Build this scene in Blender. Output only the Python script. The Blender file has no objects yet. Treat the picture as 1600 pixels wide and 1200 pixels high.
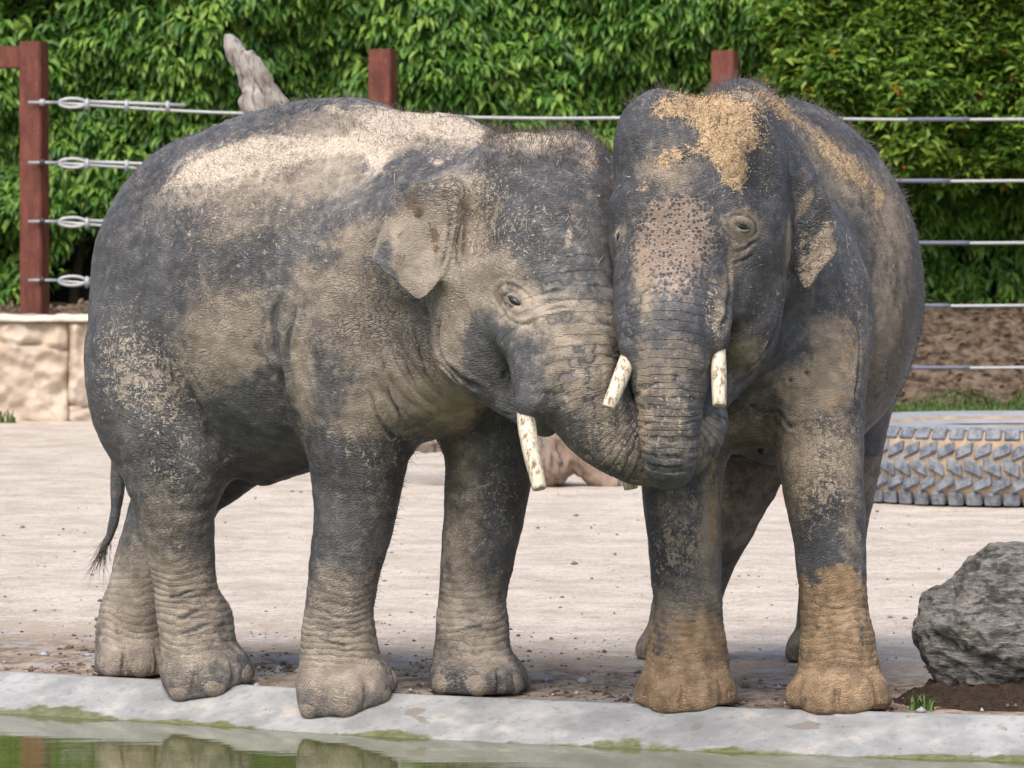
import bpy, bmesh, math, random
import numpy as np
from concurrent.futures import ThreadPoolExecutor
from mathutils import Vector, Matrix, Quaternion

random.seed(7)
rng = np.random.default_rng(7)
scene = bpy.context.scene
COL = scene.collection

# ------------------------------------------------------------------ camera
FPX = 7600.0            # focal length in pixels of the 1600 px wide photograph
CAM_H = 1.95
PITCH = math.atan((600 - 330) / FPX)
cam_data = bpy.data.cameras.new('camera')
cam_data.sensor_width = 36.0
cam_data.lens = 36.0 * FPX / 1600.0
cam_data.clip_start = 0.1
cam_data.clip_end = 600.0
cam_data.dof.use_dof = True
cam_data.dof.focus_distance = 18.9
cam_data.dof.aperture_fstop = 10.0
cam = bpy.data.objects.new('camera', cam_data)
cam.location = (0, 0, CAM_H)
cam.rotation_euler = (math.pi / 2 - PITCH, 0, 0)
COL.objects.link(cam)
scene.camera = cam

# ------------------------------------------------------------------ light
SUN_ELEV, SUN_AZ = math.radians(56), math.radians(200)     # azimuth clockwise from +Y (the view direction)
world = bpy.data.worlds.new('World')
scene.world = world
world.use_nodes = True
wn, wl = world.node_tree.nodes, world.node_tree.links
wn.clear()
w_out = wn.new('ShaderNodeOutputWorld')
w_bg = wn.new('ShaderNodeBackground')
w_sky = wn.new('ShaderNodeTexSky')
w_sky.sky_type = 'NISHITA'
w_sky.sun_disc = False
w_sky.sun_elevation = SUN_ELEV
w_sky.sun_rotation = SUN_AZ
w_sky.dust_density = 4.0
w_sky.air_density = 1.0
w_bg.inputs['Strength'].default_value = 0.14
wl.new(w_sky.outputs[0], w_bg.inputs[0])
wl.new(w_bg.outputs[0], w_out.inputs[0])
sun_data = bpy.data.lights.new('sun', 'SUN')
sun_data.energy = 1.5
sun_data.angle = math.radians(38)
sun_data.color = (1.0, 0.95, 0.88)
sun = bpy.data.objects.new('sun', sun_data)
sdir = Vector((math.sin(SUN_AZ) * math.cos(SUN_ELEV), math.cos(SUN_AZ) * math.cos(SUN_ELEV), math.sin(SUN_ELEV)))
sun.rotation_euler = sdir.to_track_quat('Z', 'Y').to_euler()
sun.location = (0, 10, 12)
COL.objects.link(sun)

scene.view_settings.view_transform = 'Standard'
scene.view_settings.look = 'None'
scene.view_settings.gamma = 1.0
scene.view_settings.use_curve_mapping = False
scene.view_settings.exposure = 0.84
scene.render.engine = 'CYCLES'
scene.cycles.use_denoising = True
scene.cycles.max_bounces = 6
scene.cycles.transparent_max_bounces = 6

# ------------------------------------------------------------------ helpers
def P(px, py, d):
    """world point seen at photograph pixel (px, py) at ground distance d (metres along Y)"""
    a = PITCH
    rx, ru = (px - 800) / FPX, (600 - py) / FPX
    dx, dy, dz = rx, math.cos(a) + ru * math.sin(a), -math.sin(a) + ru * math.cos(a)
    t = d / dy
    return np.array((dx * t, dy * t, CAM_H + dz * t))

def M(px, d):
    return px * d / FPX

def ground_at(px, py):
    """point of the level ground (z = 0) seen at a pixel"""
    q = P(px, py, 1.0)
    t = CAM_H / (CAM_H - q[2])
    return np.array((q[0] * t, t, 0.0))

def tag(o, label=None, cat=None, group=None, kind=None):
    if label: o['label'] = label
    if cat: o['category'] = cat
    if group: o['group'] = group
    if kind: o['kind'] = kind
    return o

def empty(name, loc):
    o = bpy.data.objects.new(name, None)
    o.location = loc
    o.empty_display_size = 0.2
    COL.objects.link(o)
    return o

def link(name, mesh, mat=None, parent=None, smooth=True):
    if mat is not None and len(mesh.materials) == 0: mesh.materials.append(mat)
    o = bpy.data.objects.new(name, mesh)
    COL.objects.link(o)
    if parent is not None: o.parent = parent
    if smooth: mesh.shade_smooth()
    return o

def mesh_np(name, V, F):
    """mesh from numpy verts and quad/tri array (uniform face size) or list of faces"""
    me = bpy.data.meshes.new(name)
    V = np.asarray(V, dtype=np.float32)
    if isinstance(F, np.ndarray):
        n, k = F.shape
        me.vertices.add(len(V)); me.vertices.foreach_set('co', V.ravel())
        me.loops.add(n * k); me.loops.foreach_set('vertex_index', F.astype(np.int32).ravel())
        me.polygons.add(n)
        me.polygons.foreach_set('loop_start', np.arange(0, n * k, k, dtype=np.int32))
        me.update(calc_edges=True)
    else:
        me.from_pydata([tuple(v) for v in V], [], F)
        me.update()
    return me

def fattr(me, name, vals):
    a = me.attributes.new(name, 'FLOAT', 'POINT')
    a.data.foreach_set('value', np.asarray(vals, dtype=np.float32))

# ---- gradient noise in numpy
_perm = rng.permutation(256).astype(np.int64)
_perm = np.concatenate([_perm, _perm, _perm])
_g = rng.normal(size=(256, 3)); _g /= np.linalg.norm(_g, axis=1)[:, None]
_g = _g.astype(np.float32)
def pn(X):
    X = np.asarray(X, dtype=np.float32)
    i = np.floor(X).astype(np.int64); f = X - i; i &= 255
    u = f * f * f * (f * (f * 6 - 15) + 10)
    out = 0
    for dx in (0, 1):
        for dy in (0, 1):
            for dz in (0, 1):
                h = _perm[_perm[_perm[i[:, 0] + dx] + i[:, 1] + dy] + i[:, 2] + dz]
                g = _g[h]
                v = g[:, 0] * (f[:, 0] - dx) + g[:, 1] * (f[:, 1] - dy) + g[:, 2] * (f[:, 2] - dz)
                w = (u[:, 0] if dx else 1 - u[:, 0]) * (u[:, 1] if dy else 1 - u[:, 1]) * (u[:, 2] if dz else 1 - u[:, 2])
                out = out + v * w
    return out * 1.5

def fbm(X, octaves=4, gain=0.5):
    X = np.asarray(X, dtype=np.float32); s = 0; a = 1.0
    for k in range(octaves):
        s = s + a * pn(X * (2.03 ** k) + 17.3 * k); a *= gain
    return s

def sstep(a, b, x):
    t = np.clip((x - a) / (b - a), 0, 1)
    return t * t * (3 - 2 * t)

# ------------------------------------------------------------------ the lie of the land
_EX = np.array([-9.0, -4.0, -2.17, -1.32, -0.68, 0.10, 1.0, 1.97, 4.0, 9.0])
_EY = np.array([23.2, 21.45, 20.58, 20.12, 19.72, 19.37, 19.02, 18.76, 18.35, 17.6])
WATER_Z = -0.135
SLOPE = 0.35
def edge_y(x):
    return np.interp(x, _EX, _EY)
def ground_z(x, y):
    """height of the yard / concrete lip / pool floor"""
    e = edge_y(x) - y                     # >0 on the pool side
    r = 0.03                              # rounded brow
    s = np.where(e < -r, 0, np.where(e > r, e, (e + r) ** 2 / (4 * r)))
    return -SLOPE * s

# ------------------------------------------------------------------ signed distance modelling
def nrm(v):
    return np.sqrt(np.einsum('ij,ij->i', v, v))

class SDF:
    def __init__(self):
        self.ops = []
    def _add(self, fn, lo, hi, k, sub):
        self.ops.append((fn, np.array(lo, np.float32), np.array(hi, np.float32), k, sub))
    def cone(self, a, ra, b, rb, k=0.06, sub=False):
        a = np.array(a, np.float32); b = np.array(b, np.float32)
        def fn(X):
            ab = b - a; t = np.clip(((X - a) @ ab) / max(float(ab @ ab), 1e-9), 0, 1)
            return nrm(X - a - t[:, None] * ab) - (ra + (rb - ra) * t)
        r = max(ra, rb)
        self._add(fn, np.minimum(a, b) - r, np.maximum(a, b) + r, k, sub)
    def chain(self, pts, k=0.06, n=4, sub=False):
        """pts = [(point, radius)...] -> smooth tube; returns the sampled spline"""
        C = spline(pts, n)
        def fn(X):
            best = np.full(len(X), 9.0, np.float32)
            for i in range(len(C) - 1):
                a, b = C[i, :3], C[i + 1, :3]; ra, rb = C[i, 3], C[i + 1, 3]
                ab = b - a; t = np.clip(((X - a) @ ab) / max(float(ab @ ab), 1e-9), 0, 1)
                best = np.minimum(best, nrm(X - a - t[:, None] * ab) - (ra + (rb - ra) * t))
            return best
        r = C[:, 3].max()
        self._add(fn, C[:, :3].min(0) - r, C[:, :3].max(0) + r, k, sub)
        return C
    def ell(self, c, rad, R=None, k=0.06, sub=False):
        c = np.array(c, np.float32); rad = np.array(rad, np.float32)
        R = np.eye(3, dtype=np.float32) if R is None else np.array(R, np.float32)   # rows = local axes
        def fn(X):
            q = (X - c) @ R.T
            k0 = nrm(q / rad); k1 = nrm(q / (rad * rad))
            return k0 * (k0 - 1) / np.maximum(k1, 1e-6)
        m = rad.max()
        self._add(fn, c - m, c + m, k, sub)
    def custom(self, fn, lo, hi, k=0.03, sub=False):
        self._add(fn, lo, hi, k, sub)
    def eval(self, X, margin=0.15):
        D = np.full(len(X), 1.0, np.float32)
        for fn, lo, hi, k, sub in self.ops:
            m = np.all((X > lo - margin - k) & (X < hi + margin + k), axis=1)
            idx = np.nonzero(m)[0]
            if len(idx) == 0: continue
            d = fn(X[idx]).astype(np.float32); a = D[idx]
            if sub: d = -d; h = np.maximum(k - np.abs(a - d), 0) / k; D[idx] = np.maximum(a, d) + h * h * k * 0.25
            else:
                h = np.maximum(k - np.abs(a - d), 0) / k; D[idx] = np.minimum(a, d) - h * h * k * 0.25
        return D
    def mesh(self, lo, hi, vox, post=None, bs=4):
        lo = np.array(lo, np.float32); hi = np.array(hi, np.float32)
        nb = np.ceil((hi - lo) / (vox * bs)).astype(int) + 1
        n = nb * bs + 1
        def ev(X):
            ch = [X[q:q + 40000] for q in range(0, len(X), 40000)]
            with ThreadPoolExecutor(4) as ex:
                return np.concatenate(list(ex.map(lambda x: post(x, self.eval(x)) if post else self.eval(x), ch)))
        ax = [lo[i] + np.arange(nb[i] + 1) * vox * bs for i in range(3)]
        G = np.stack(np.meshgrid(*ax, indexing='ij'), -1).reshape(-1, 3).astype(np.float32)
        C = ev(G).reshape(nb + 1)
        mn = np.full(nb, 9.0, np.float32); av = C[:-1, :-1, :-1]
        for dx in (0, 1):
            for dy in (0, 1):
                for dz in (0, 1):
                    mn = np.minimum(mn, np.abs(C[dx:nb[0] + dx, dy:nb[1] + dy, dz:nb[2] + dz]))
        act = mn < vox * bs * 1.15
        F = np.repeat(np.repeat(np.repeat(np.where(av < 0, -1, 1).astype(np.float32), bs, 0), bs, 1), bs, 2)
        F = np.pad(F, ((0, 1), (0, 1), (0, 1)), mode='edge')
        B = np.argwhere(act)
        o = np.stack(np.meshgrid(*[np.arange(bs + 1)] * 3, indexing='ij'), -1).reshape(-1, 3)
        mask = np.zeros(F.shape, bool)
        for q in range(0, len(B), 4000):
            I = (B[q:q + 4000, None, :] * bs + o[None]).reshape(-1, 3)
            mask[I[:, 0], I[:, 1], I[:, 2]] = True
        I = np.argwhere(mask)
        F[I[:, 0], I[:, 1], I[:, 2]] = ev((lo + I * vox).astype(np.float32))
        return surface_nets(F, lo, vox)

def spline(pts, n=6):
    A = np.array([list(p) + [r] for p, r in pts], np.float32)
    A = np.vstack([2 * A[0] - A[1], A, 2 * A[-1] - A[-2]])
    out = []
    for i in range(1, len(A) - 2):
        for t in np.linspace(0, 1, n, endpoint=False):
            p0, p1, p2, p3 = A[i - 1], A[i], A[i + 1], A[i + 2]
            out.append(0.5 * (2 * p1 + (p2 - p0) * t + (2 * p0 - 5 * p1 + 4 * p2 - p3) * t * t + (3 * p1 - p0 - 3 * p2 + p3) * t ** 3))
    out.append(A[-2])
    return np.array(out, np.float32)

def surface_nets(F, lo, vox):
    S = F < 0
    c = np.zeros(tuple(np.array(F.shape) - 1), np.int8)
    for dx in (0, 1):
        for dy in (0, 1):
            for dz in (0, 1):
                c += S[dx:dx + c.shape[0], dy:dy + c.shape[1], dz:dz + c.shape[2]]
    I = np.argwhere((c > 0) & (c < 8))
    idx = np.full(c.shape, -1, np.int32)
    idx[I[:, 0], I[:, 1], I[:, 2]] = np.arange(len(I))
    acc = np.zeros((len(I), 3), np.float32); cnt = np.zeros(len(I), np.float32)
    cor = [(x, y, z) for x in (0, 1) for y in (0, 1) for z in (0, 1)]
    for a in cor:
        for ax in range(3):
            if a[ax]: continue
            b = list(a); b[ax] = 1
            fa = F[I[:, 0] + a[0], I[:, 1] + a[1], I[:, 2] + a[2]]
            fb = F[I[:, 0] + b[0], I[:, 1] + b[1], I[:, 2] + b[2]]
            m = (fa < 0) != (fb < 0)
            t = np.where(m, fa / np.where(m, fa - fb, 1), 0)
            p = np.tile(np.array(a, np.float32), (len(I), 1)); p[:, ax] = t
            acc += p * m[:, None]; cnt += m
    V = lo + (I + acc / np.maximum(cnt, 1)[:, None]) * vox
    quads = []
    for ax in range(3):
        sl0 = [slice(None)] * 3; sl1 = [slice(None)] * 3
        sl0[ax] = slice(0, -1); sl1[ax] = slice(1, None)
        E = np.argwhere(S[tuple(sl0)] != S[tuple(sl1)])
        b, d = [(1, 2), (2, 0), (0, 1)][ax]
        ok = (E[:, b] > 0) & (E[:, d] > 0) & (E[:, b] < c.shape[b]) & (E[:, d] < c.shape[d])
        E = E[ok]
        ins = S[E[:, 0], E[:, 1], E[:, 2]]
        def cell(ob, od):
            Q = E.copy(); Q[:, b] -= ob; Q[:, d] -= od
            return idx[Q[:, 0], Q[:, 1], Q[:, 2]]
        q = np.stack([cell(1, 1), cell(0, 1), cell(0, 0), cell(1, 0)], 1)
        q[~ins] = q[~ins][:, ::-1]
        quads.append(q)
    Q = np.concatenate(quads)
    Q = Q[(Q >= 0).all(1)]
    return V.astype(np.float32), Q

def vnormals(V, Q):
    a, b, c, d = (V[Q[:, i]] for i in range(4))
    fn = np.cross(c - a, d - b)
    N = np.zeros_like(V)
    for i in range(4): np.add.at(N, Q[:, i], fn) if False else None
    for k in range(3):
        N[:, k] = sum(np.bincount(Q[:, i], weights=fn[:, k], minlength=len(V)) for i in range(4))
    return N / np.maximum(np.linalg.norm(N, axis=1), 1e-9)[:, None]

def relax(V, Q, it=2, lam=0.5):
    n = len(V)
    cnt = np.zeros(n)
    for i in range(4): cnt += np.bincount(Q[:, i], minlength=n) * 2.0
    for _ in range(it):
        S = np.zeros((n, 3))
        for i in range(4):
            for j in (1, 3):
                o = V[Q[:, (i + j) % 4]]
                for k in range(3): S[:, k] += np.bincount(Q[:, i], weights=o[:, k], minlength=n)
        V = V + lam * (S / np.maximum(cnt, 1)[:, None] - V)
    return V.astype(np.float32)
# ------------------------------------------------------------------ the two elephants: shapes
def axes(fwd, up=(0, 0, 1)):
    f = np.array(fwd, float); f /= np.linalg.norm(f)
    s = np.cross(f, np.array(up, float)); s /= np.linalg.norm(s)
    u = np.cross(s, f)
    return np.array([f, s, u])                 # rows: forward, right side, up

def ear_sheet(S, poly, dfun, th, k=0.02):
    """thin curved flap: outline given at its own distance dfun(px,py), real thickness"""
    d0 = float(np.mean([dfun(*p) for p in poly]))
    W = np.array([[P(x, y, d0)[0], P(x, y, d0)[2]] for x, y in poly])
    # closed smooth outline
    n = len(W); out = []
    for i in range(n):
        p0, p1, p2, p3 = W[i - 1], W[i], W[(i + 1) % n], W[(i + 2) % n]
        for t in np.linspace(0, 1, 4, endpoint=False):
            out.append(0.5 * (2 * p1 + (p2 - p0) * t + (2 * p0 - 5 * p1 + 4 * p2 - p3) * t * t + (3 * p1 - p0 - 3 * p2 + p3) * t ** 3))
    W = np.array(out, np.float32)
    def fn(X):
        q = X[:, [0, 2]]
        best = np.full(len(q), 9.0, np.float32); inside = np.zeros(len(q), bool)
        for i in range(len(W)):
            a, b = W[i - 1], W[i]; e = b - a; w = q - a
            t = np.clip((w @ e) / float(e @ e), 0, 1)
            best = np.minimum(best, np.linalg.norm(w - t[:, None] * e, axis=1))
            cr = ((a[1] > q[:, 1]) != (b[1] > q[:, 1])) & (q[:, 0] < (b[0] - a[0]) * (q[:, 1] - a[1]) / (b[1] - a[1] + 1e-12) + a[0])
            inside ^= cr
        d2 = np.where(inside, -best, best)
        px = 800 + X[:, 0] * FPX / X[:, 1]; py = 330 - (X[:, 2] - CAM_H) * FPX / X[:, 1]
        dd = np.abs(X[:, 1] - dfun(px, py)) - th
        a, b = d2 + 0.012, dd + 0.004
        return np.minimum(np.maximum(a, b), 0) + np.sqrt(np.maximum(a, 0) ** 2 + np.maximum(b, 0) ** 2) - 0.008
    ds = [dfun(*p) for p in poly]
    S.custom(fn, (W[:, 0].min(), min(ds) - 0.06, W[:, 1].min()), (W[:, 0].max(), max(ds) + 0.06, W[:, 1].max()), k)

def floor_post(X, D):
    g = ground_z(X[:, 0], X[:, 1])
    f = (g - X[:, 2]) + 0.001
    k = 0.02
    h = np.maximum(k - np.abs(D - f), 0) / k
    return np.maximum(D, f) + h * h * k * 0.25

def leg(S, pts, k=0.05):
    return S.chain([(P(x, y, d), r) for x, y, d, r in pts], k=k)

def foot_pad(S, px, d, r, z0, fwd, toe=0.03):
    """flared pad with toe bumps round the front; returns toe positions"""
    c = P(px, 1000, d); c[2] = z0
    A = axes(fwd)
    S.cone(c + [0, 0, 0.25], r * 0.80, c + [0, 0, 0.02], r * 1.02, k=0.05)
    S.ell(c + A[0] * r * 0.24 + [0, 0, 0.035], (r * 1.10, r * 1.08, 0.095), A, k=0.05)
    toes = []
    angs = (-74, -26, 24, 72)
    for a in angs:
        ar = math.radians(a)
        dr = A[0] * math.cos(ar) + A[1] * math.sin(ar)
        t = c + dr * r * 0.80 + A[0] * r * 0.17
        t[2] = ground_z(t[0], t[1]) + 0.045
        S.ell(t, (0.072, 0.078, 0.092), axes(dr + np.array((0, 0, 0.25))), k=0.05)
        toes.append((t, dr))
    for a, b_ in zip(angs[:-1], angs[1:]):
        ar = math.radians((a + b_) / 2)
        dr = A[0] * math.cos(ar) + A[1] * math.sin(ar)
        q = c + dr * (r * 0.80 + 0.078) + A[0] * r * 0.17
        S.cone(q + [0, 0, -0.02], 0.019, q - dr * 0.032 + [0, 0, 0.12], 0.006, k=0.010, sub=True)
    return toes

def elephant_one():
    """left elephant, body to the right and towards the viewer, head pressed against the other"""
    S = SDF(); info = {}
    u = np.array((0.85, -0.52, 0)); A = axes(u)
    # trunk of the body
    S.ell(P(432, 455, 20.1), (0.79, 0.57, 0.725), A, k=0.1)
    S.ell(P(535, 340, 20.02), (0.58, 0.40, 0.495), A, k=0.15)
    S.ell(P(690, 330, 19.72), (0.40, 0.26, 0.395), A, k=0.12)           # withers
    S.ell(P(312, 468, 20.35), (0.42, 0.49, 0.64), A, k=0.12)
    S.ell(P(258, 590, 20.28), (0.27, 0.41, 0.45), A, k=0.12)          # buttocks
    S.ell(P(590, 520, 19.75), (0.36, 0.40, 0.50), A, k=0.12)           # shoulders
    S.ell(P(560, 590, 19.62), (0.23, 0.22, 0.46), A, k=0.1)            # near shoulder muscle
    S.ell(P(690, 540, 19.65), (0.30, 0.33, 0.36), A, k=0.12)           # chest
    # near hind leg
    leg(S, [(262, 560, 20.15, .30), (262, 660, 20.08, .245), (272, 770, 20.05, .180), (280, 850, 20.08, .145), (290, 920, 20.12, .133), (300, 980, 20.12, .142), (312, 1040, 20.1, .155)], k=0.08)
    S.ell(P(318, 700, 20.0), (0.10, 0.16, 0.2), A, k=0.1)              # stifle
    # far hind leg
    leg(S, [(330, 600, 20.75, .26), (300, 720, 20.7, .21), (252, 830, 20.6, .165), (218, 930, 20.55, .142), (205, 990, 20.5, .146), (205, 1040, 20.5, .15)], k=0.08)
    # near front leg
    leg(S, [(552, 600, 19.72, .24), (560, 700, 19.68, .205), (556, 790, 19.67, .172), (541, 880, 19.67, .150), (530, 950, 19.68, .138), (526, 1000, 19.70, .143), (530, 1060, 19.71, .155)], k=0.07)
    # far front leg
    leg(S, [(745, 600, 19.9, .24), (766, 700, 19.85, .19), (757, 790, 19.82, .167), (744, 880, 19.8, .145), (737, 950, 19.8, .130), (735, 1000, 19.79, .132), (742, 1050, 19.75, .150)], k=0.07)
    fw = np.array((0.55, -0.84, 0))
    info['toes'] = []
    info['toes'] += foot_pad(S, 316, 20.13, .158, 0.0, np.array((0.62, -0.78, 0)))
    info['toes'] += foot_pad(S, 204, 20.50, .135, 0.0, np.array((0.62, -0.78, 0)))
    info['toes'] += foot_pad(S, 533, 19.70, .172, -0.02, np.array((0.45, -0.89, 0)))
    info['toes'] += foot_pad(S, 741, 19.76, .172, -0.0, np.array((0.42, -0.9, 0)))
    # belly sheath
    S.cone(P(425, 712, 20.1), .10, P(412, 738, 20.12), .05, k=0.08)
    S.ell(P(400, 690, 20.2), (0.34, 0.25, 0.14), A, k=0.1)
    S.cone(P(385, 735, 20.35), .08, P(330, 765, 20.45), .09, k=0.08)
    # neck
    S.cone(P(640, 400, 19.75), .45, P(790, 400, 19.25), .34, k=0.12)
    S.cone(P(660, 560, 19.6), .26, P(780, 520, 19.2), .19, k=0.12)
    # head
    h = np.array((0.62, -0.78, 0)); H = axes(h)
    S.ell(P(838, 365, 19.08), (0.35, 0.30, 0.385), H, k=0.10)
    S.ell(P(790, 305, 19.05), (0.23, 0.17, 0.225), H, k=0.09)          # near dome
    S.ell(P(893, 290, 19.15), (0.20, 0.17, 0.215), H, k=0.09)          # far dome
    S.ell(P(866, 412, 18.90), (0.27, 0.27, 0.32), H, k=0.12)          # face
    S.ell(P(765, 515, 18.98), (0.19, 0.16, 0.26), H, k=0.06)           # cheek
    S.ell(P(738, 500, 19.0), (0.17, 0.16, 0.24), H, k=0.07)
    S.ell(P(742, 558, 19.02), (0.15, 0.14, 0.15), H, k=0.06)
    S.cone(P(720, 440, 19.05), .14, P(705, 330, 19.1), .16, k=0.08)   # base of the ear
    S.ell(P(742, 352, 18.84), (0.10, 0.05, 0.11), H, k=0.08, sub=True)  # temple hollow
    S.cone(P(775, 432, 18.80), .045, P(822, 430, 18.71), .045, k=0.10)   # brow
    S.cone(P(740, 440, 18.86), .05, P(800, 520, 18.77), .05, k=0.10)   # cheekbone
    # lower jaw
    S.cone(P(775, 590, 19.02), .12, P(850, 655, 18.85), .07, k=0.05)
    # trunk
    info['trunk'] = S.chain([(P(872, 400, 18.95), .27), (P(891, 490, 18.81), .235), (P(898, 560, 18.73), .205), (P(912, 615, 18.70), .178), (P(942, 662, 18.70), .152),
                    (P(985, 695, 18.71), .142), (P(1035, 700, 18.74), .150), (P(1075, 680, 18.76), .13), (P(1092, 645, 18.78), .105), (P(1085, 612, 18.80), .085), (P(1066, 590, 18.83), .065)], k=0.06, n=5)
    # tusk sheaths
    S.cone(P(848, 530, 18.72), .145, P(828, 628, 18.59), .060, k=0.09)
    S.cone(P(965, 600, 18.95), .10, P(975, 660, 18.93), .06, k=0.05)
    # eye
    eye = P(801, 468, 18.66)
    info['eye_px'] = (801, 468)
    # ear
    ear_sheet(S, [(708, 281), (664, 280), (624, 284), (612, 300), (600, 330), (597, 346), (586, 378), (579, 402), (586, 414), (602, 430), (618, 440), (634, 458), (656, 471), (684, 446), (694, 400), (706, 340)],
              lambda x, y: 18.90 + 0.0004 * (700 - x) + 0.014 * np.sin(x * 0.06 + y * 0.03) - 0.00030 * (y - 280), 0.007)
    S.cone(P(704, 300, 18.92), .055, P(700, 430, 18.90), .045, k=0.05)
    # tail
    info['tail'] = S.chain([(P(205, 560, 20.75), .07), (P(195, 650, 20.83), .05), (P(186, 735, 20.85), .034), (P(182, 790, 20.85), .026), (P(172, 835, 20.85), .022), (P(160, 858, 20.85), .018)], k=0.04)
    lo, hi = (-1.85, 18.2, -0.14), (0.86, 21.25, 2.48)
    return S, lo, hi, info

def elephant_two():
    """right elephant, walking towards the viewer"""
    S = SDF(); info = {}
    A = axes((-0.08, -1, 0))
    S.ell(P(1232, 452, 20.4), (0.85, 0.565, 0.74), A, k=0.1)
    S.ell(P(1215, 350, 20.15), (0.70, 0.38, 0.52), A, k=0.15)
    S.ell(P(1262, 470, 20.95), (0.42, 0.50, 0.62), A, k=0.12)
    S.ell(P(1158, 300, 19.6), (0.40, 0.27, 0.455), A, k=0.14)           # withers
    S.ell(P(1200, 500, 19.55), (0.36, 0.43, 0.48), A, k=0.12)          # chest and shoulders
    S.ell(P(1245, 520, 19.45), (0.25, 0.235, 0.46), A, k=0.1)
    S.ell(P(1105, 520, 19.50), (0.25, 0.235, 0.46), A, k=0.1)
    S.ell(P(1165, 610, 19.40), (0.20, 0.27, 0.22), A, k=0.1)
    # front legs
    leg(S, [(1265, 560, 19.38, .235), (1276, 650, 19.30, .188), (1283, 730, 19.24, .172), (1294, 820, 19.19, .150), (1299, 890, 19.16, .138), (1303, 955, 19.15, .135), (1306, 1010, 19.14, .142), (1310, 1060, 19.13, .155)], k=0.07)
    leg(S, [(1082, 560, 19.45, .22), (1072, 660, 19.40, .185), (1064, 750, 19.37, .163), (1068, 830, 19.33, .148), (1073, 900, 19.31, .139), (1077, 960, 19.30, .138), (1076, 1010, 19.29, .145), (1074, 1060, 19.28, .158)], k=0.07)
    # hind legs
    leg(S, [(1175, 620, 20.95, .26), (1160, 720, 20.95, .19), (1115, 830, 21.05, .155), (1078, 930, 21.15, .142), (1066, 1010, 21.15, .15)], k=0.08)
    leg(S, [(1318, 600, 20.95, .22), (1318, 700, 20.95, .175), (1305, 820, 21.05, .145), (1298, 930, 21.1, .142), (1298, 1005, 21.1, .15)], k=0.08)
    info['toes'] = []
    fw = np.array((-0.12, -1, 0))
    info['toes'] += foot_pad(S, 1074, 19.28, .165, -0.0, fw)
    info['toes'] += foot_pad(S, 1311, 19.12, .168, -0.0, fw)
    info['toes'] += foot_pad(S, 1066, 21.15, .155, 0.0, fw)
    info['toes'] += foot_pad(S, 1298, 21.1, .155, 0.0, fw)
    # breast nubs between the legs
    S.cone(P(1150, 690, 19.5), .05, P(1132, 697, 19.36), .014, k=0.02)
    S.cone(P(1190, 690, 19.6), .05, P(1189, 707, 19.56), .014, k=0.02)
    # neck
    S.cone(P(1160, 400, 19.55), .40, P(1110, 380, 18.95), .33, k=0.12)
    S.cone(P(1160, 540, 19.4), .22, P(1130, 520, 18.95), .17, k=0.1)
    # head
    h = np.array((-0.16, -1, 0)); H = axes(h)
    S.ell(P(1100, 325, 18.85), (0.36, 0.325, 0.395), H, k=0.08)
    S.ell(P(1033, 232, 18.82), (0.22, 0.18, 0.23), H, k=0.09)
    S.ell(P(1150, 240, 18.88), (0.23, 0.19, 0.245), H, k=0.09)
    S.ell(P(1055, 370, 18.70), (0.22, 0.25, 0.30), H, k=0.08)         # forehead
    S.ell(P(1160, 475, 18.85), (0.22, 0.15, 0.27), H, k=0.07)         # right cheek
    S.ell(P(1005, 475, 18.85), (0.18, 0.09, 0.24), H, k=0.07)         # left cheek
    S.ell(P(1196, 296, 18.565), (0.09, 0.06, 0.16), H, k=0.12, sub=True)
    S.cone(P(1135, 322, 18.60), .06, P(1175, 345, 18.66), .055, k=0.07)  # brows
    S.cone(P(990, 315, 18.60), .06, P(972, 325, 18.68), .05, k=0.06)
    S.cone(P(1180, 390, 18.70), .05, P(1140, 480, 18.60), .06, k=0.08)   # cheekbone
    S.cone(P(1135, 575, 18.90), .11, P(1090, 640, 18.72), .07, k=0.06)   # lower jaw
    info['trunk'] = S.chain([(P(1055, 360, 18.70), .235), (P(1052, 440, 18.58), .205), (P(1050, 500, 18.50), .185), (P(1047, 560, 18.44), .160), (P(1046, 610, 18.41), .136),
                    (P(1046, 655, 18.40), .118), (P(1046, 695, 18.40), .108), (P(1045, 722, 18.42), .098), (P(1047, 728, 18.50), .088), (P(1050, 700, 18.55), .075)], k=0.06, n=5)
    S.cone(P(1100, 440, 18.56), .105, P(1119, 526, 18.425), .052, k=0.06)    # sheaths
    S.cone(P(1003, 450, 18.56), .105, P(988, 540, 18.43), .053, k=0.06)
    info['eye_px'] = (1161, 358)
    ear_sheet(S, [(1262, 278), (1284, 290), (1304, 328), (1311, 372), (1306, 400), (1288, 418), (1270, 444), (1256, 452), (1242, 425), (1232, 395), (1235, 345), (1246, 300)],
              lambda x, y: 18.93 - 0.0006 * (x - 1240) + 0.014 * np.sin(x * 0.09 + y * 0.05) - 0.0002 * (y - 280), 0.008)
    S.cone(P(1255, 285, 18.98), .06, P(1240, 380, 18.97), .05, k=0.05)
    ear_sheet(S, [(985, 235), (962, 238), (951, 250), (951, 285), (957, 310), (985, 330)],
              lambda x, y: 18.98 + 0.0 * x, 0.012)
    info['tail'] = S.chain([(P(1235, 560, 21.35), .06), (P(1200, 660, 21.42), .045), (P(1180, 715, 21.45), .03), (P(1166, 755, 21.45), .022)], k=0.04)
    lo, hi = (0.30, 18.1, -0.14), (1.92, 21.65, 2.56)
    return S, lo, hi, info
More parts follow.
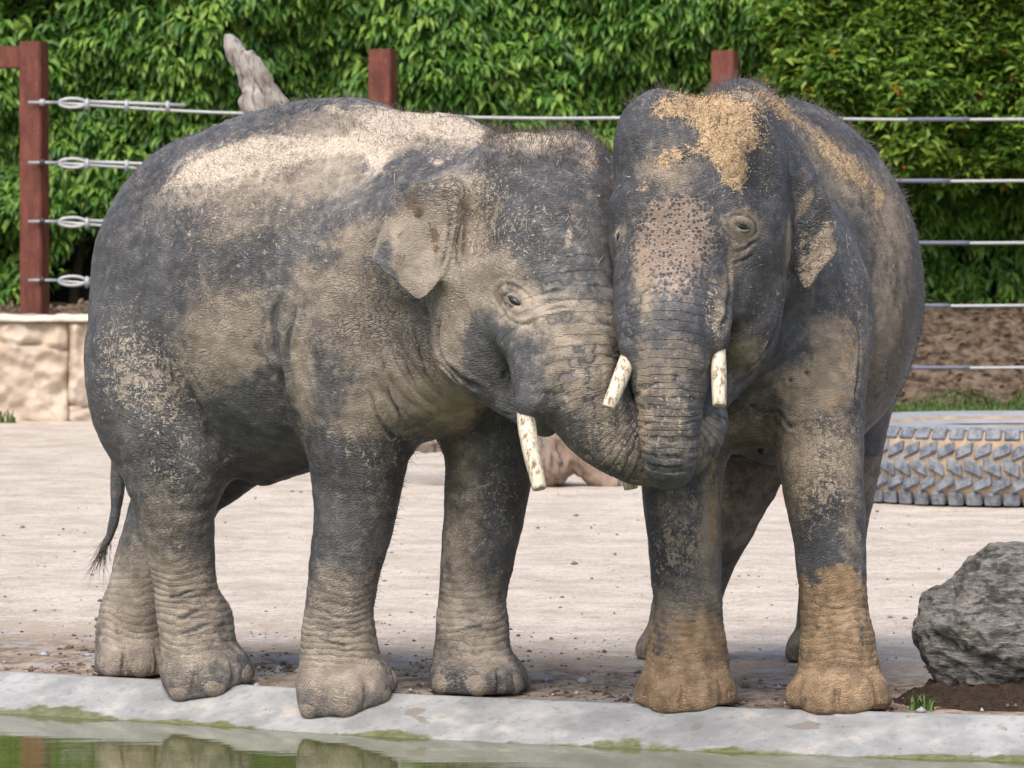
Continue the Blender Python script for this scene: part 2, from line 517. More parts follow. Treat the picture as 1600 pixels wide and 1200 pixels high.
# ------------------------------------------------------------------ material helper
class NT:
    def __init__(self, name):
        self.mat = bpy.data.materials.new(name); self.mat.use_nodes = True
        self.t = self.mat.node_tree; self.t.nodes.clear()
        self.out = self.t.nodes.new('ShaderNodeOutputMaterial')
        self.b = self.t.nodes.new('ShaderNodeBsdfPrincipled')
        self.t.links.new(self.b.outputs[0], self.out.inputs[0])
    def put(self, sock, v):
        if v is None: return
        if isinstance(v, bpy.types.NodeSocket): self.t.links.new(v, sock)
        elif isinstance(v, (tuple, list)) and len(v) == 3 and sock.type == 'RGBA': sock.default_value = (*v, 1)
        else: sock.default_value = v
    def n(self, typ, props=None, ins=None, out=0):
        nd = self.t.nodes.new('ShaderNode' + typ)
        for k, v in (props or {}).items(): setattr(nd, k, v)
        for k, v in (ins or {}).items(): self.put(nd.inputs[k], v)
        return nd.outputs[out]
    def coord(self, which='Object'): return self.n('TexCoord', out=which)
    def attr(self, name, out='Fac'): return self.n('Attribute', {'attribute_name': name}, out=out)
    def scale(self, v, s): return self.n('VectorMath', {'operation': 'MULTIPLY'}, {0: v, 1: s})
    def m(self, op, a, b=0.0, c=None, clamp=False):
        ins = {0: a, 1: b}
        if c is not None: ins[2] = c
        return self.n('Math', {'operation': op, 'use_clamp': clamp}, ins)
    def add(self, a, b): return self.m('ADD', a, b)
    def mul(self, a, b): return self.m('MULTIPLY', a, b)
    def ss(self, x, a, b, lo=0.0, hi=1.0):
        return self.n('MapRange', {'interpolation_type': 'SMOOTHSTEP'}, {'Value': x, 'From Min': a, 'From Max': b, 'To Min': lo, 'To Max': hi})
    def noise(self, v, s, detail=3, rough=0.55, dist=0.0, out=0):
        return self.n('TexNoise', None, {'Vector': v, 'Scale': s, 'Detail': detail, 'Roughness': rough, 'Distortion': dist}, out)
    def vor(self, v, s, feature='F1', rand=1.0, out='Distance'):
        return self.n('TexVoronoi', {'feature': feature}, {'Vector': v, 'Scale': s, 'Randomness': rand}, out)
    def mix(self, f, a, b, blend='MIX'):
        nd = self.t.nodes.new('ShaderNodeMix'); nd.data_type = 'RGBA'; nd.blend_type = blend
        self.put(nd.inputs['Factor'], f); self.put(nd.inputs['A'], a); self.put(nd.inputs['B'], b)
        # colour sockets share names with the float ones
        for s in nd.inputs:
            if s.type == 'RGBA':
                self.put(s, a if s.name == 'A' else b)
        return [o for o in nd.outputs if o.type == 'RGBA'][0]
    def ramp(self, f, stops, interp='LINEAR'):
        nd = self.t.nodes.new('ShaderNodeValToRGB'); cr = nd.color_ramp; cr.interpolation = interp
        while len(cr.elements) < len(stops): cr.elements.new(0.5)
        for e, (p, c) in zip(cr.elements, stops): e.position = p; e.color = (*c, 1)
        self.put(nd.inputs[0], f)
        return nd.outputs[0]
    def bump(self, h, dist, strength=1.0, normal=None):
        return self.n('Bump', None, {'Height': h, 'Distance': dist, 'Strength': strength, 'Normal': normal} if normal is not None else {'Height': h, 'Distance': dist, 'Strength': strength})
    def done(self, color=None, rough=None, normal=None, spec=None, **kw):
        if color is not None: self.put(self.b.inputs['Base Color'], color)
        if rough is not None: self.put(self.b.inputs['Roughness'], rough)
        if normal is not None: self.put(self.b.inputs['Normal'], normal)
        if spec is not None: self.put(self.b.inputs['Specular IOR Level'], spec)
        for k, v in kw.items(): self.put(self.b.inputs[k.replace('_', ' ')], v)
        return self.mat

def plain(name, color, rough=0.6, spec=0.4, var=0.25, scale=20.0, bump=0.0, metallic=0.0):
    m = NT(name); v = m.coord()
    f = m.noise(v, scale, 4)
    c = m.mix(f, tuple(max(0, x * (1 - var)) for x in color), tuple(min(1, x * (1 + var)) for x in color))
    nr = m.bump(m.noise(v, scale * 4, 4), bump) if bump else None
    return m.done(c, rough, nr, spec, Metallic=metallic)

def skin_material(name, slate, film, sandc, mudc, sand_soft, sand_hi):
    m = NT(name); v = m.coord()
    A = {k: m.attr(k) for k in ('dust_and_light', 'sand', 'mud', 'pink', 'spat', 'ring', 'phase', 'fine')}
    warp = m.noise(v, 9.0, 1, out='Color')
    vw = m.n('VectorMath', {'operation': 'ADD'}, {0: v, 1: m.scale(warp, (0.09, 0.09, 0.09))})
    va = m.n('Mapping', None, {'Vector': vw, 'Rotation': (0.0, 0.75, 0.3), 'Scale': (0.42, 0.9, 1.6)})
    n_lo = m.noise(v, 5.5, 3, 0.6); n_mid = m.noise(v, 26, 4, 0.68); n_hi = m.noise(v, 130, 2, 0.7)
    lo5, mid5, hi5 = m.add(n_lo, -0.5), m.add(n_mid, -0.5), m.add(n_hi, -0.5)
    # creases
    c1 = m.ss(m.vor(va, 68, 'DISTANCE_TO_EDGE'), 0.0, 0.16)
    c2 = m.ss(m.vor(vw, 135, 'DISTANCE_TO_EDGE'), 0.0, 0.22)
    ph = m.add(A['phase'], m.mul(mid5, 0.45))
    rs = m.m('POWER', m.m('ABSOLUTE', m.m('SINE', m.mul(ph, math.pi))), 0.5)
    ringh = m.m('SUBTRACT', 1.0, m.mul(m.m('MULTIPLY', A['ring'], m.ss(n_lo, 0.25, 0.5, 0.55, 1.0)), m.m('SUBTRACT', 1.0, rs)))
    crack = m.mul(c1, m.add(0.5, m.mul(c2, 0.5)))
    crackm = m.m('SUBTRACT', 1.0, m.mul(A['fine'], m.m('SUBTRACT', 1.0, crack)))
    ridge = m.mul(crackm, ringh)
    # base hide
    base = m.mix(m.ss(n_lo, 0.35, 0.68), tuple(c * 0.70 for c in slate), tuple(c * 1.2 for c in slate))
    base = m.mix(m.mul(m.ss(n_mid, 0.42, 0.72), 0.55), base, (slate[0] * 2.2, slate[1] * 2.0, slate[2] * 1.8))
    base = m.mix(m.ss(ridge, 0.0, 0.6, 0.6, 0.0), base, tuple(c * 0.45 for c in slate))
    # dry film of dust: lies on the ridges, not in the creases
    dm = m.add(A['dust_and_light'], m.add(m.mul(lo5, 0.9), m.add(m.mul(mid5, 1.0), m.mul(hi5, 0.6))))
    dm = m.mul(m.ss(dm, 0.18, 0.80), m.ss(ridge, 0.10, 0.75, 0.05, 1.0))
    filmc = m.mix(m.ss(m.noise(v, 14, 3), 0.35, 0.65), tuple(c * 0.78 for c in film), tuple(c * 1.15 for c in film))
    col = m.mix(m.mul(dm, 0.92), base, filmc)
    # flakes of dried spatter
    fl = m.noise(vw, 70, 3, 0.75)
    spot = m.ss(m.add(fl, m.mul(A['spat'], 0.20)), 0.725, 0.75)
    col = m.mix(m.mul(spot, 0.85), col, tuple(min(1, c * 1.35) for c in film))
    spot2 = m.ss(m.add(m.noise(vw, 27, 4, 0.7), m.mul(A['spat'], 0.17)), 0.70, 0.725)
    col = m.mix(m.mul(spot2, 0.75), col, tuple(min(1, c * 1.15) for c in film))
    # pink, freckled hide
    pk = m.m('ADD', A['pink'], m.mul(mid5, 0.75), clamp=True)
    r0 = m.ss(pk, 0.15, 1.0, 0.60, 0.20)
    fr = m.ss(m.m('SUBTRACT', m.vor(v, 62, 'F1', 0.85), r0), 0.0, 0.13)
    pw = m.ss(pk, 0.10, 0.75)
    col = m.mix(m.mul(pw, m.mul(fr, 0.68)), col, (0.38, 0.275, 0.205))
    col = m.mix(m.mul(m.ss(pk, 0.4, 0.9), m.mul(m.m('SUBTRACT', 1.0, fr), 0.6)), col, tuple(c * 0.8 for c in slate))
    # caked mud and loose sand
    mm = m.add(A['mud'], m.add(m.mul(mid5, 1.2), m.mul(hi5, 0.7)))
    mm = m.mul(m.ss(mm, 0.36, 0.62), m.ss(ridge, 0.05, 0.7, 0.15, 1.0))
    mcol = m.mix(m.ss(m.noise(v, 18, 4), 0.3, 0.7), tuple(c * 0.66 for c in mudc), tuple(c * 1.22 for c in mudc))
    col = m.mix(m.mul(mm, 0.9), col, mcol)
    sm = m.add(A['sand'], m.add(m.mul(lo5, 0.5), m.add(m.mul(mid5, 1.4), m.mul(hi5, sand_hi))))
    smk = m.ss(sm, 0.45 - sand_soft, 0.52 + sand_soft)
    scol = m.mix(m.ss(n_hi, 0.3, 0.7), tuple(c * 0.72 for c in sandc), tuple(min(1, c * 1.2) for c in sandc))
    col = m.mix(m.mul(smk, 0.93), col, scol)
    h = m.add(ridge, m.mul(n_hi, 0.25))
    h = m.add(h, m.mul(m.add(A['sand'], A['mud']), m.mul(n_hi, 0.9)))
    nb = m.bump(h, 0.0065, 0.85)
    dry = m.m('MAXIMUM', m.m('MAXIMUM', dm, mm), smk)
    rough = m.ss(dry, 0.0, 0.8, 0.50, 0.92)
    return m.done(col, rough, nb, m.ss(dry, 0, 0.7, 0.45, 0.12))
# ------------------------------------------------------------------ the two elephants: hide, paint and parts
VOX = 0.0068
def proj(V):
    a = PITCH
    X, Y, Z = V[:, 0], V[:, 1], V[:, 2] - CAM_H
    f = Y * math.cos(a) - Z * math.sin(a); u = Y * math.sin(a) + Z * math.cos(a)
    return 800 + FPX * X / f, 600 - FPX * u / f

class Hide:
    def __init__(self, V, N):
        self.V, self.N = V, N
        self.px, self.py = proj(V)
        self.face = N[:, 1] < 0.25
    def hit(self, x, y, r=6):
        m = (np.abs(self.px - x) < r) & (np.abs(self.py - y) < r) & self.face
        if not m.any():
            return self.hit(x, y, r * 2) if r < 200 else None
        i = np.nonzero(m)[0]
        return i[np.argmin(self.V[i, 1])]
    def blob(self, spec):
        """painted patches: (px, py, rx, ry, angle in degrees, amount) as soft ellipsoids lying on the hide"""
        out = np.zeros(len(self.V), np.float32)
        for x, y, rx, ry, ang, val in spec:
            i = self.hit(x, y); c = self.V[i]; d = c[1]
            a = math.radians(ang); k = d / FPX
            D = self.V - c
            ux = D[:, 0] * math.cos(a) - D[:, 2] * math.sin(a); uz = D[:, 0] * math.sin(a) + D[:, 2] * math.cos(a)
            q = (ux / (rx * k)) ** 2 + (uz / (ry * k)) ** 2 + (D[:, 1] / (max(rx, ry) * k * 1.5 + 0.05)) ** 2
            w = np.clip(1.25 * np.exp(-q * 1.1) - 0.06, 0, 1)
            out = out + val * w * (1 if val < 0 else (1 - np.clip(out, 0, 1) * 0.5))
        return np.clip(out, 0, 1.3)

def tube_mesh(name, C, seg=12, cap=True, squash=1.0):
    """tube through rows (x, y, z, r)"""
    C = np.asarray(C, float); n = len(C); V = []; F = []
    T = np.gradient(C[:, :3], axis=0); T /= np.linalg.norm(T, axis=1)[:, None] + 1e-12
    ref = np.array((0, 0, 1.0)) if abs(T[0, 2]) < 0.9 else np.array((1.0, 0, 0))
    s = np.cross(T[0], ref)
    for i in range(n):
        s = s - T[i] * float(s @ T[i]); s /= np.linalg.norm(s); u = np.cross(s, T[i])
        for j in range(seg):
            a = 2 * math.pi * j / seg
            V.append(C[i, :3] + C[i, 3] * (s * math.cos(a) + u * math.sin(a) * squash))
    for i in range(n - 1):
        for j in range(seg):
            k = (j + 1) % seg
            F.append((i * seg + j, i * seg + k, (i + 1) * seg + k, (i + 1) * seg + j))
    if cap:
        F.append(tuple(range(seg))[::-1]); F.append(tuple((n - 1) * seg + j for j in range(seg)))
    return mesh_np(name, np.array(V), F)

def ball_mesh(name, c, rad, R=None, nu=14, nv=9):
    R = np.eye(3) if R is None else np.asarray(R)
    V = []; F = []
    for i in range(nv + 1):
        t = math.pi * i / nv
        for j in range(nu):
            p = 2 * math.pi * j / nu
            q = np.array((math.sin(t) * math.cos(p) * rad[0], math.sin(t) * math.sin(p) * rad[1], math.cos(t) * rad[2]))
            V.append(np.asarray(c) + q @ R)
    for i in range(nv):
        for j in range(nu):
            k = (j + 1) % nu
            F.append((i * nu + j, (i + 1) * nu + j, (i + 1) * nu + k, i * nu + k))
    return mesh_np(name, np.array(V), F)

def bristles(name, base, dirs, length, width, bend, mat, parent):
    """many thin three-sided hairs in one mesh"""
    n = len(base)
    rnd = rng.normal(size=(n, 3))
    s = np.cross(dirs, rnd); s /= np.linalg.norm(s, axis=1)[:, None] + 1e-9
    t2 = np.cross(dirs, s)
    L = length[:, None]; W = width[:, None]
    mid = base + dirs * L * 0.55 + bend * L * 0.12
    tip = base + dirs * L * 0.95 + bend * L * 0.42
    V = np.concatenate([base + s * W, base - s * W * .5 + t2 * W * .87, base - s * W * .5 - t2 * W * .87,
                        mid + s * W * .7, mid - s * W * .35 + t2 * W * .6, mid - s * W * .35 - t2 * W * .6, tip])
    i = np.arange(n)
    F = []
    for a in range(3):
        b = (a + 1) % 3
        F += [np.stack([i + a * n, i + b * n, i + (3 + b) * n], 1), np.stack([i + a * n, i + (3 + b) * n, i + (3 + a) * n], 1),
              np.stack([i + (3 + a) * n, i + (3 + b) * n, i + 6 * n], 1)]
    o = link(name, mesh_np(name, V, np.concatenate(F)), mat, parent)
    return o

def spline_coord(V, C, rmul=1.35):
    """arc length along a sampled tube and a 0..1 weight that is 1 on its surface"""
    L = np.concatenate([[0], np.cumsum(np.linalg.norm(np.diff(C[:, :3], axis=0), axis=1))])
    best = np.full(len(V), 9.0); S = np.zeros(len(V)); RR = np.ones(len(V))
    lo, hi = C[:, :3].min(0) - 0.35, C[:, :3].max(0) + 0.35
    idx = np.nonzero(np.all((V > lo) & (V < hi), axis=1))[0]; X = V[idx]
    bb = best[idx]; ss = S[idx]; rr = RR[idx]
    for i in range(len(C) - 1):
        a, b = C[i, :3], C[i + 1, :3]; ab = b - a
        t = np.clip(((X - a) @ ab) / float(ab @ ab), 0, 1)
        r = C[i, 3] + (C[i + 1, 3] - C[i, 3]) * t
        d = np.linalg.norm(X - a - t[:, None] * ab, axis=1) / r
        m = d < bb
        bb[m] = d[m]; ss[m] = (L[i] + (L[i + 1] - L[i]) * t)[m]; rr[m] = r[m]
    best[idx] = bb; S[idx] = ss; RR[idx] = rr
    return S, 1 - sstep(1.05, rmul, best), L[-1]

ivory = NT('ivory')
_v = ivory.coord()
_n = ivory.noise(ivory.n('Mapping', None, {'Vector': _v, 'Scale': (1.3, 1.3, 0.4)}), 42, 5, 0.7)
ivory = ivory.done(ivory.mix(ivory.ss(_n, 0.45, 0.64), (0.64, 0.58, 0.45), (0.21, 0.135, 0.085)), ivory.ss(_n, 0.4, 0.6, 0.42, 0.75),
                   ivory.bump(ivory.noise(_v, 90, 4), 0.003), 0.4)
eye_mat = plain('eye_wet', (0.012, 0.010, 0.009), 0.06, 0.7, 0.3, 40)
nail_clean = plain('toenail_horn', (0.235, 0.195, 0.155), 0.7, 0.3, 0.65, 26, 0.012)
nail_mud = plain('toenail_muddy', (0.35, 0.23, 0.13), 0.85, 0.2, 0.4, 38, 0.006)
hair_mat = plain('bristle', (0.12, 0.092, 0.072), 0.55, 0.4, 0.4, 60)
hair_pale = plain('bristle_pale', (0.33, 0.27, 0.2), 0.55, 0.4, 0.4, 60)
straw_mat = plain('straw', (0.50, 0.42, 0.28), 0.8, 0.2, 0.35, 30)

def finish_elephant(name, label, build, paint, mat, base, tusks, hair_spec, nail_mat, eye_dir, creases, nail_out):
    S, lo, hi, info = build()
    V, Q = S.mesh(lo, hi, VOX, floor_post)
    V = relax(V, Q, 2, 0.45)
    N = vnormals(V, Q)
    root = empty(name, base)
    tag(root, label, 'elephant', 'pair of elephants at the pool edge')
    H = Hide(V, N)
    at = paint(H, info, V, N)
    at['dust_and_light'] = np.clip(at['dust_and_light'] * 1.05 + 0.07 + 0.10 * np.clip(N[:, 2], 0, 1), 0, 1.3)
    # relief of the hide: broad lumps, folds and rings
    wv = V + 0.03 * np.stack([pn(V * 7 + 3), pn(V * 7 + 31), pn(V * 7 + 57)], 1)
    disp = 0.008 * fbm(V * 3.2, 3) + 0.0035 * fbm(V * 11, 3)
    at['phase'] = at['phase'] + 0.9 * pn(V * 5 + 9) + 0.28 * pn(V * 21 + 9)
    disp += at['ring'] * 0.0055 * (np.abs(np.sin(at['phase'] * math.pi)) ** 0.7 - 0.6)
    disp += at['fold'] * 0.016 * (np.abs(np.sin(at['foldph'] * math.pi + 1.2 * pn(wv * 5))) ** 0.6 - 0.65)
    disp += 0.010 * np.clip(at['sand'], 0, 1) * np.clip(0.4 + fbm(V * 32, 3), 0, 1.2) * (at['sand'] > 0.45)
    disp += 0.003 * np.clip(at['mud'], 0, 1) * fbm(V * 40, 2)
    # single deep creases along lines on the hide
    for dep, wid, line in creases:
        pts = []
        for (x, y) in line:
            j = H.hit(x, y)
            if j is not None: pts.append(H.V[j])
        C = spline([(p, 0.0) for p in pts], 6)[:, :3]
        lo_, hi_ = C.min(0) - 5 * wid, C.max(0) + 5 * wid
        ii = np.nonzero(np.all((H.V > lo_) & (H.V < hi_), axis=1))[0]
        if len(ii) == 0: continue
        X_ = H.V[ii] + 0.010 * np.stack([pn(H.V[ii] * 14 + 3), pn(H.V[ii] * 14 + 31), pn(H.V[ii] * 14 + 57)], 1)
        dd = np.full(len(ii), 9.0); tt = np.zeros(len(ii))
        for q in range(len(C) - 1):
            ab = C[q + 1] - C[q]; t = np.clip(((X_ - C[q]) @ ab) / max(float(ab @ ab), 1e-9), 0, 1)
            d_ = np.linalg.norm(X_ - C[q] - t[:, None] * ab, axis=1); mm_ = d_ < dd
            dd[mm_] = d_[mm_]; tt[mm_] = (q + t[mm_]) / (len(C) - 1)
        end = np.clip(np.minimum(tt, 1 - tt) * 5, 0.0, 1)
        disp[ii] += end * dep * (-np.exp(-(dd / wid) ** 2) + 0.5 * np.exp(-((dd - 2.2 * wid) / (1.3 * wid)) ** 2))
        at['dust_and_light'][ii] -= end * 0.5 * np.exp(-(dd / (wid * 0.8)) ** 2)
    # eyelids: a soft bulge ringed by creases
    eyes = []
    for ex, ey, tilt, sz in eye_dir:
        j = H.hit(ex, ey, 4); c = H.V[j].copy(); n = H.N[j]
        nn = np.array((n[0] * 0.7, -1.0, 0.05)); nn /= np.linalg.norm(nn)
        side = np.cross(nn, (0, 0, 1)); side /= np.linalg.norm(side); side *= -1 if side[0] < 0 else 1
        up = np.cross(side, nn); up *= -1 if up[2] < 0 else 1
        ta = math.radians(tilt)
        sx = side * math.cos(ta) + up * math.sin(ta); uy = -side * math.sin(ta) + up * math.cos(ta)
        D = H.V - c
        a_, b_, e_ = D @ sx / sz, D @ uy / sz, D @ nn / sz
        near_ = (np.abs(e_) < 0.09) & (np.abs(a_) < 0.14) & (np.abs(b_) < 0.12)
        rr = np.sqrt((a_ / 0.054) ** 2 + ((b_ - 0.002) / 0.030) ** 2); part = 0.35 + 0.65 * sstep(-0.3, 0.9, b_ / 0.03 + 0.6 * a_ / 0.05)
        eyeb = 0.013 * np.exp(-rr ** 2 * 0.8) - part * 0.005 * np.exp(-((rr - 1.1) / 0.14) ** 2) - (1.2 - part) * 0.004 * np.exp(-((rr - 1.6) / 0.16) ** 2) - 0.012 * np.exp(-(a_ / 0.030) ** 4 - (b_ / 0.009) ** 2)
        disp += np.where(near_, eyeb * sz, 0)
        at['dust_and_light'] = np.where(near_, at['dust_and_light'] + 0.35 * np.exp(-(rr / 1.9) ** 4) - 0.6 * part * np.exp(-((rr - 1.1) / 0.11) ** 2) - 0.5 * (1.1 - part) * np.exp(-((rr - 1.6) / 0.11) ** 2), at['dust_and_light'])
        at['fine'] = np.where(near_, at['fine'] * (1 - 0.7 * np.exp(-(rr / 1.4) ** 4)), at['fine'])
        eyes.append((c, nn, sx, uy, sz))
    disp *= np.where(V[:, 2] < ground_z(V[:, 0], V[:, 1]) + 0.02, 0.2, 1.0)
    V = V + N * disp[:, None]
    N = vnormals(V, Q)
    me = mesh_np('body', V - np.array(base), Q)
    for k in ('dust_and_light', 'sand', 'mud', 'pink', 'spat', 'ring', 'phase', 'fine'): fattr(me, k, at[k])
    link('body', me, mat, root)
    # tusks
    for pts in tusks:
        C = spline([(P(x, y, d) - base, r) for x, y, d, r in pts], 5)
        C = np.vstack([C, C[-1] + (C[-1] - C[-2]) * 0.10])
        C[-1, 3] = C[-2, 3] * 0.82
        link('tusk', tube_mesh('tusk', C, 16), ivory, root)
    # toenails
    for t, dr in info['toes']:
        t2 = t + dr * nail_out; t2[2] = ground_z(*t2[:2]) + 0.046
        link('toenail', ball_mesh('toenail', t2 - base, (0.033, 0.056, 0.050), axes(dr + np.array((0, 0, 0.3))), 14, 9), nail_mat, root)
    # eye with its lids
    H = Hide(V, N)
    for c, nn, sx, uy, sz in eyes:
        eb = link('eye', ball_mesh('eye', c - base + nn * -0.003 * sz, (0.027 * sz, 0.0135 * sz, 0.0155 * sz), np.array([sx, uy, nn]), 18, 12), eye_mat, root)
        for sg, hgt_, r0 in ((1, 0.0125, 0.0066), (-1, 0.0120, 0.0052)):
            C = np.array([np.append(c - base + sx * q * 0.030 * sz + uy * (sg * hgt_ * (1 - q * q) - 0.0005) * sz + nn * (0.008 - 0.009 * q * q) * sz, r0 * (1 - 0.5 * abs(q) ** 3) * sz) for q in np.linspace(-1, 1, 13)])
            o = link('eyelid', tube_mesh('eyelid', C, 8), mat, eb)
            for k in ('sand', 'mud', 'pink', 'spat', 'ring', 'phase', 'fine'): fattr(o.data, k, np.zeros(len(o.data.vertices)))
            fattr(o.data, 'dust_and_light', np.full(len(o.data.vertices), 0.5))
    # hair
    HB, HD, HL = [], [], []
    for (x0, x1, y0, y1, cnt, l0, l1, nzmin, pale) in hair_spec:
        m = (H.px > x0) & (H.px < x1) & (H.py > y0) & (H.py < y1) & (N[:, 2] > nzmin)
        ii = np.nonzero(m)[0]
        if len(ii) == 0: continue
        ii = rng.choice(ii, size=min(cnt, len(ii)), replace=False)
        L = rng.uniform(l0, l1, len(ii))
        dirs = N[ii] + rng.normal(0, 0.35, (len(ii), 3)); dirs /= np.linalg.norm(dirs, axis=1)[:, None]
        HB.append(V[ii] - np.array(base) - N[ii] * 0.003); HD.append(dirs); HL.append(L)
    HB, HD, HL = np.concatenate(HB), np.concatenate(HD), np.concatenate(HL)
    tag(bristles('hair', HB, HD, HL, rng.uniform(0.0008, 0.0013, len(HB)), rng.normal(0, 0.5, HB.shape) + (0, 0, -0.3), hair_mat, root), kind='stuff')
    # tail tuft
    tc = info['tail']; tip = tc[-1, :3]; n = 90
    td = tc[-1, :3] - tc[-4, :3]; td /= np.linalg.norm(td)
    k = rng.integers(len(tc) - 6, len(tc), n)
    dirs = td + rng.normal(0, 0.22, (n, 3)) + (0, 0, -0.6); dirs /= np.linalg.norm(dirs, axis=1)[:, None]
    o = bristles('tail_tuft', tc[k, :3] - np.array(base) + rng.normal(0, 0.006, (n, 3)), dirs, rng.uniform(0.08, 0.2, n), np.full(n, 0.0014), rng.normal(0, 0.4, (n, 3)), hair_mat, root)
    tag(o, kind='stuff')
    return root, H, at

def leg_rings(V, lo=0.12, hi=0.62):
    z = V[:, 2]
    return sstep(lo - 0.06, lo + 0.05, z) * (1 - sstep(hi * 0.55, hi, z))

def paint_one(H, info, V, N):
    z = V[:, 2]; at = {}
    px, py = H.px, H.py
    B = H.blob
    at['sand'] = B([(430, 232, 150, 34, -14, .85), (330, 250, 80, 26, -22, .75), (600, 182, 130, 20, 8, .85), (690, 192, 70, 22, 12, .75), (560, 215, 60, 22, 0, .7), (585, 248, 20, 24, 20, .8),
                    (850, 214, 60, 10, 0, .5), (925, 240, 18, 40, 20, .5), (895, 365, 7, 30, 5, .6), (505, 188, 62, 24, -4, -.9), (680, 248, 9, 7, 0, .7)])
    at['dust_and_light'] = B([(430, 260, 220, 70, -14, .55), (620, 200, 150, 45, 5, .55), (345, 520, 100, 95, 20, .7), (300, 600, 50, 60, 0, .5), (530, 385, 80, 26, -40, .85), (545, 480, 95, 80, 0, .62),
                    (620, 600, 110, 100, 0, .62), (700, 620, 80, 60, 20, .6), (690, 500, 40, 90, 0, .6), (465, 620, 22, 110, 0, .6), (560, 670, 60, 40, 0, .45), (640, 400, 60, 80, 0, .8),
                    (720, 300, 60, 60, 0, .42), (730, 360, 40, 70, 0, .6), (770, 420, 60, 50, 0, .75), (790, 470, 60, 50, 0, .7), (705, 520, 35, 90, 0, .55), (900, 360, 20, 60, 0, .35),
                    (880, 500, 80, 70, 0, .55), (930, 560, 60, 60, 0, .5), (900, 620, 80, 50, 20, .42), (985, 700, 80, 50, 20, .42), (1105, 690, 30, 60, 0, .5), (1000, 740, 60, 20, 20, .4), (850, 215, 90, 25, 0, .5),  # trunk-curl patch is brightening painted in where the curl lies in shade
                    (270, 950, 130, 150, 0, .62), (200, 960, 80, 120, 0, .62), (530, 1010, 110, 110, 0, .66), (535, 900, 70, 70, 0, .35), (720, 780, 45, 140, 0, .55), (740, 980, 90, 120, 0, .58), (250, 800, 60, 60, 0, .35),
                    (390, 350, 130, 30, -8, .3), (180, 420, 40, 90, 10, .12), (750, 545, 38, 55, 30, -.7), (860, 400, 60, 50, 0, -.4), (640, 250, 60, 40, 0, -.3), (380, 660, 90, 40, 0, -.5), (600, 790, 60, 70, 0, -.4), (800, 790, 30, 100, 0, -.5), (600, 400, 25, 20, -30, -.3), (510, 408, 35, 18, -30, -.7), (596, 392, 12, 34, 15, -.8), (606, 428, 22, 10, 35, -.7), (230, 480, 90, 120, 0, -.15), (560, 840, 60, 60, 0, -.2), (780, 700, 40, 60, 0, -.3)])
    at['mud'] = B([(640, 312, 22, 18, 30, .58), (672, 365, 14, 42, -10, .58), (632, 412, 11, 18, 0, .52), (650, 330, 8, 8, 0, .5), (760, 900, 14, 14, 0, .5), (720, 850, 20, 40, 0, .3), (185, 960, 22, 60, 0, .35), (880, 500, 70, 50, 0, .30)])
    ear = B([(640, 370, 60, 90, 0, 1.0)])
    at['spat'] = np.clip(B([(240, 600, 70, 110, -20, .8), (170, 560, 40, 90, 0, .45), (290, 760, 60, 60, 0, .5), (740, 330, 70, 80, 0, .75), (600, 700, 60, 60, 0, .5), (820, 370, 80, 60, 0, .4), (780, 780, 50, 90, 0, .5), (960, 690, 90, 60, 20, .6), (700, 230, 80, 50, 0, .5), (350, 330, 200, 60, 0, .35)]) + 0.18, 0, 1)
    at['pink'] = np.zeros(len(V), np.float32)
    s, w, L = spline_coord(V, info['trunk'], 1.5)
    lr = leg_rings(V) * (py > 780)
    wt = w * sstep(0.02, 0.18, s)
    at['ring'] = np.clip(wt, 0, 1) * 1.0
    at['phase'] = s / 0.027
    legs = lr * (1 - at['ring'])
    at['phase'] = np.where(at['ring'] > 0.01, at['phase'], z / 0.030 + 0.8 * pn(V * 4))
    at['ring'] = np.maximum(at['ring'], 0.55 * legs)
    # forehead lines
    # folds of the neck behind jaw and under the chin
    at['fold'] = B([(660, 600, 75, 90, 0, .8), (740, 640, 70, 40, 15, .7), (610, 560, 50, 70, 0, .35), (700, 470, 20, 60, 0, .3), (440, 560, 22, 110, 0, .35), (725, 400, 20, 60, 0, .3)]) * 0.8
    c = P(800, 470, 18.9)
    rad = np.sqrt((V[:, 0] - c[0]) ** 2 + (V[:, 2] - c[2]) ** 2)
    at['foldph'] = rad / 0.052
    at['dust_and_light'] = at['dust_and_light'] + 0.25 * ear
    at['fine'] = np.clip(0.60 + 0.6 * pn(V * 3.0), 0.25, 1) * (1 - 0.55 * at['ring']) * (1 - 0.6 * np.clip(ear, 0, 1))
    return at

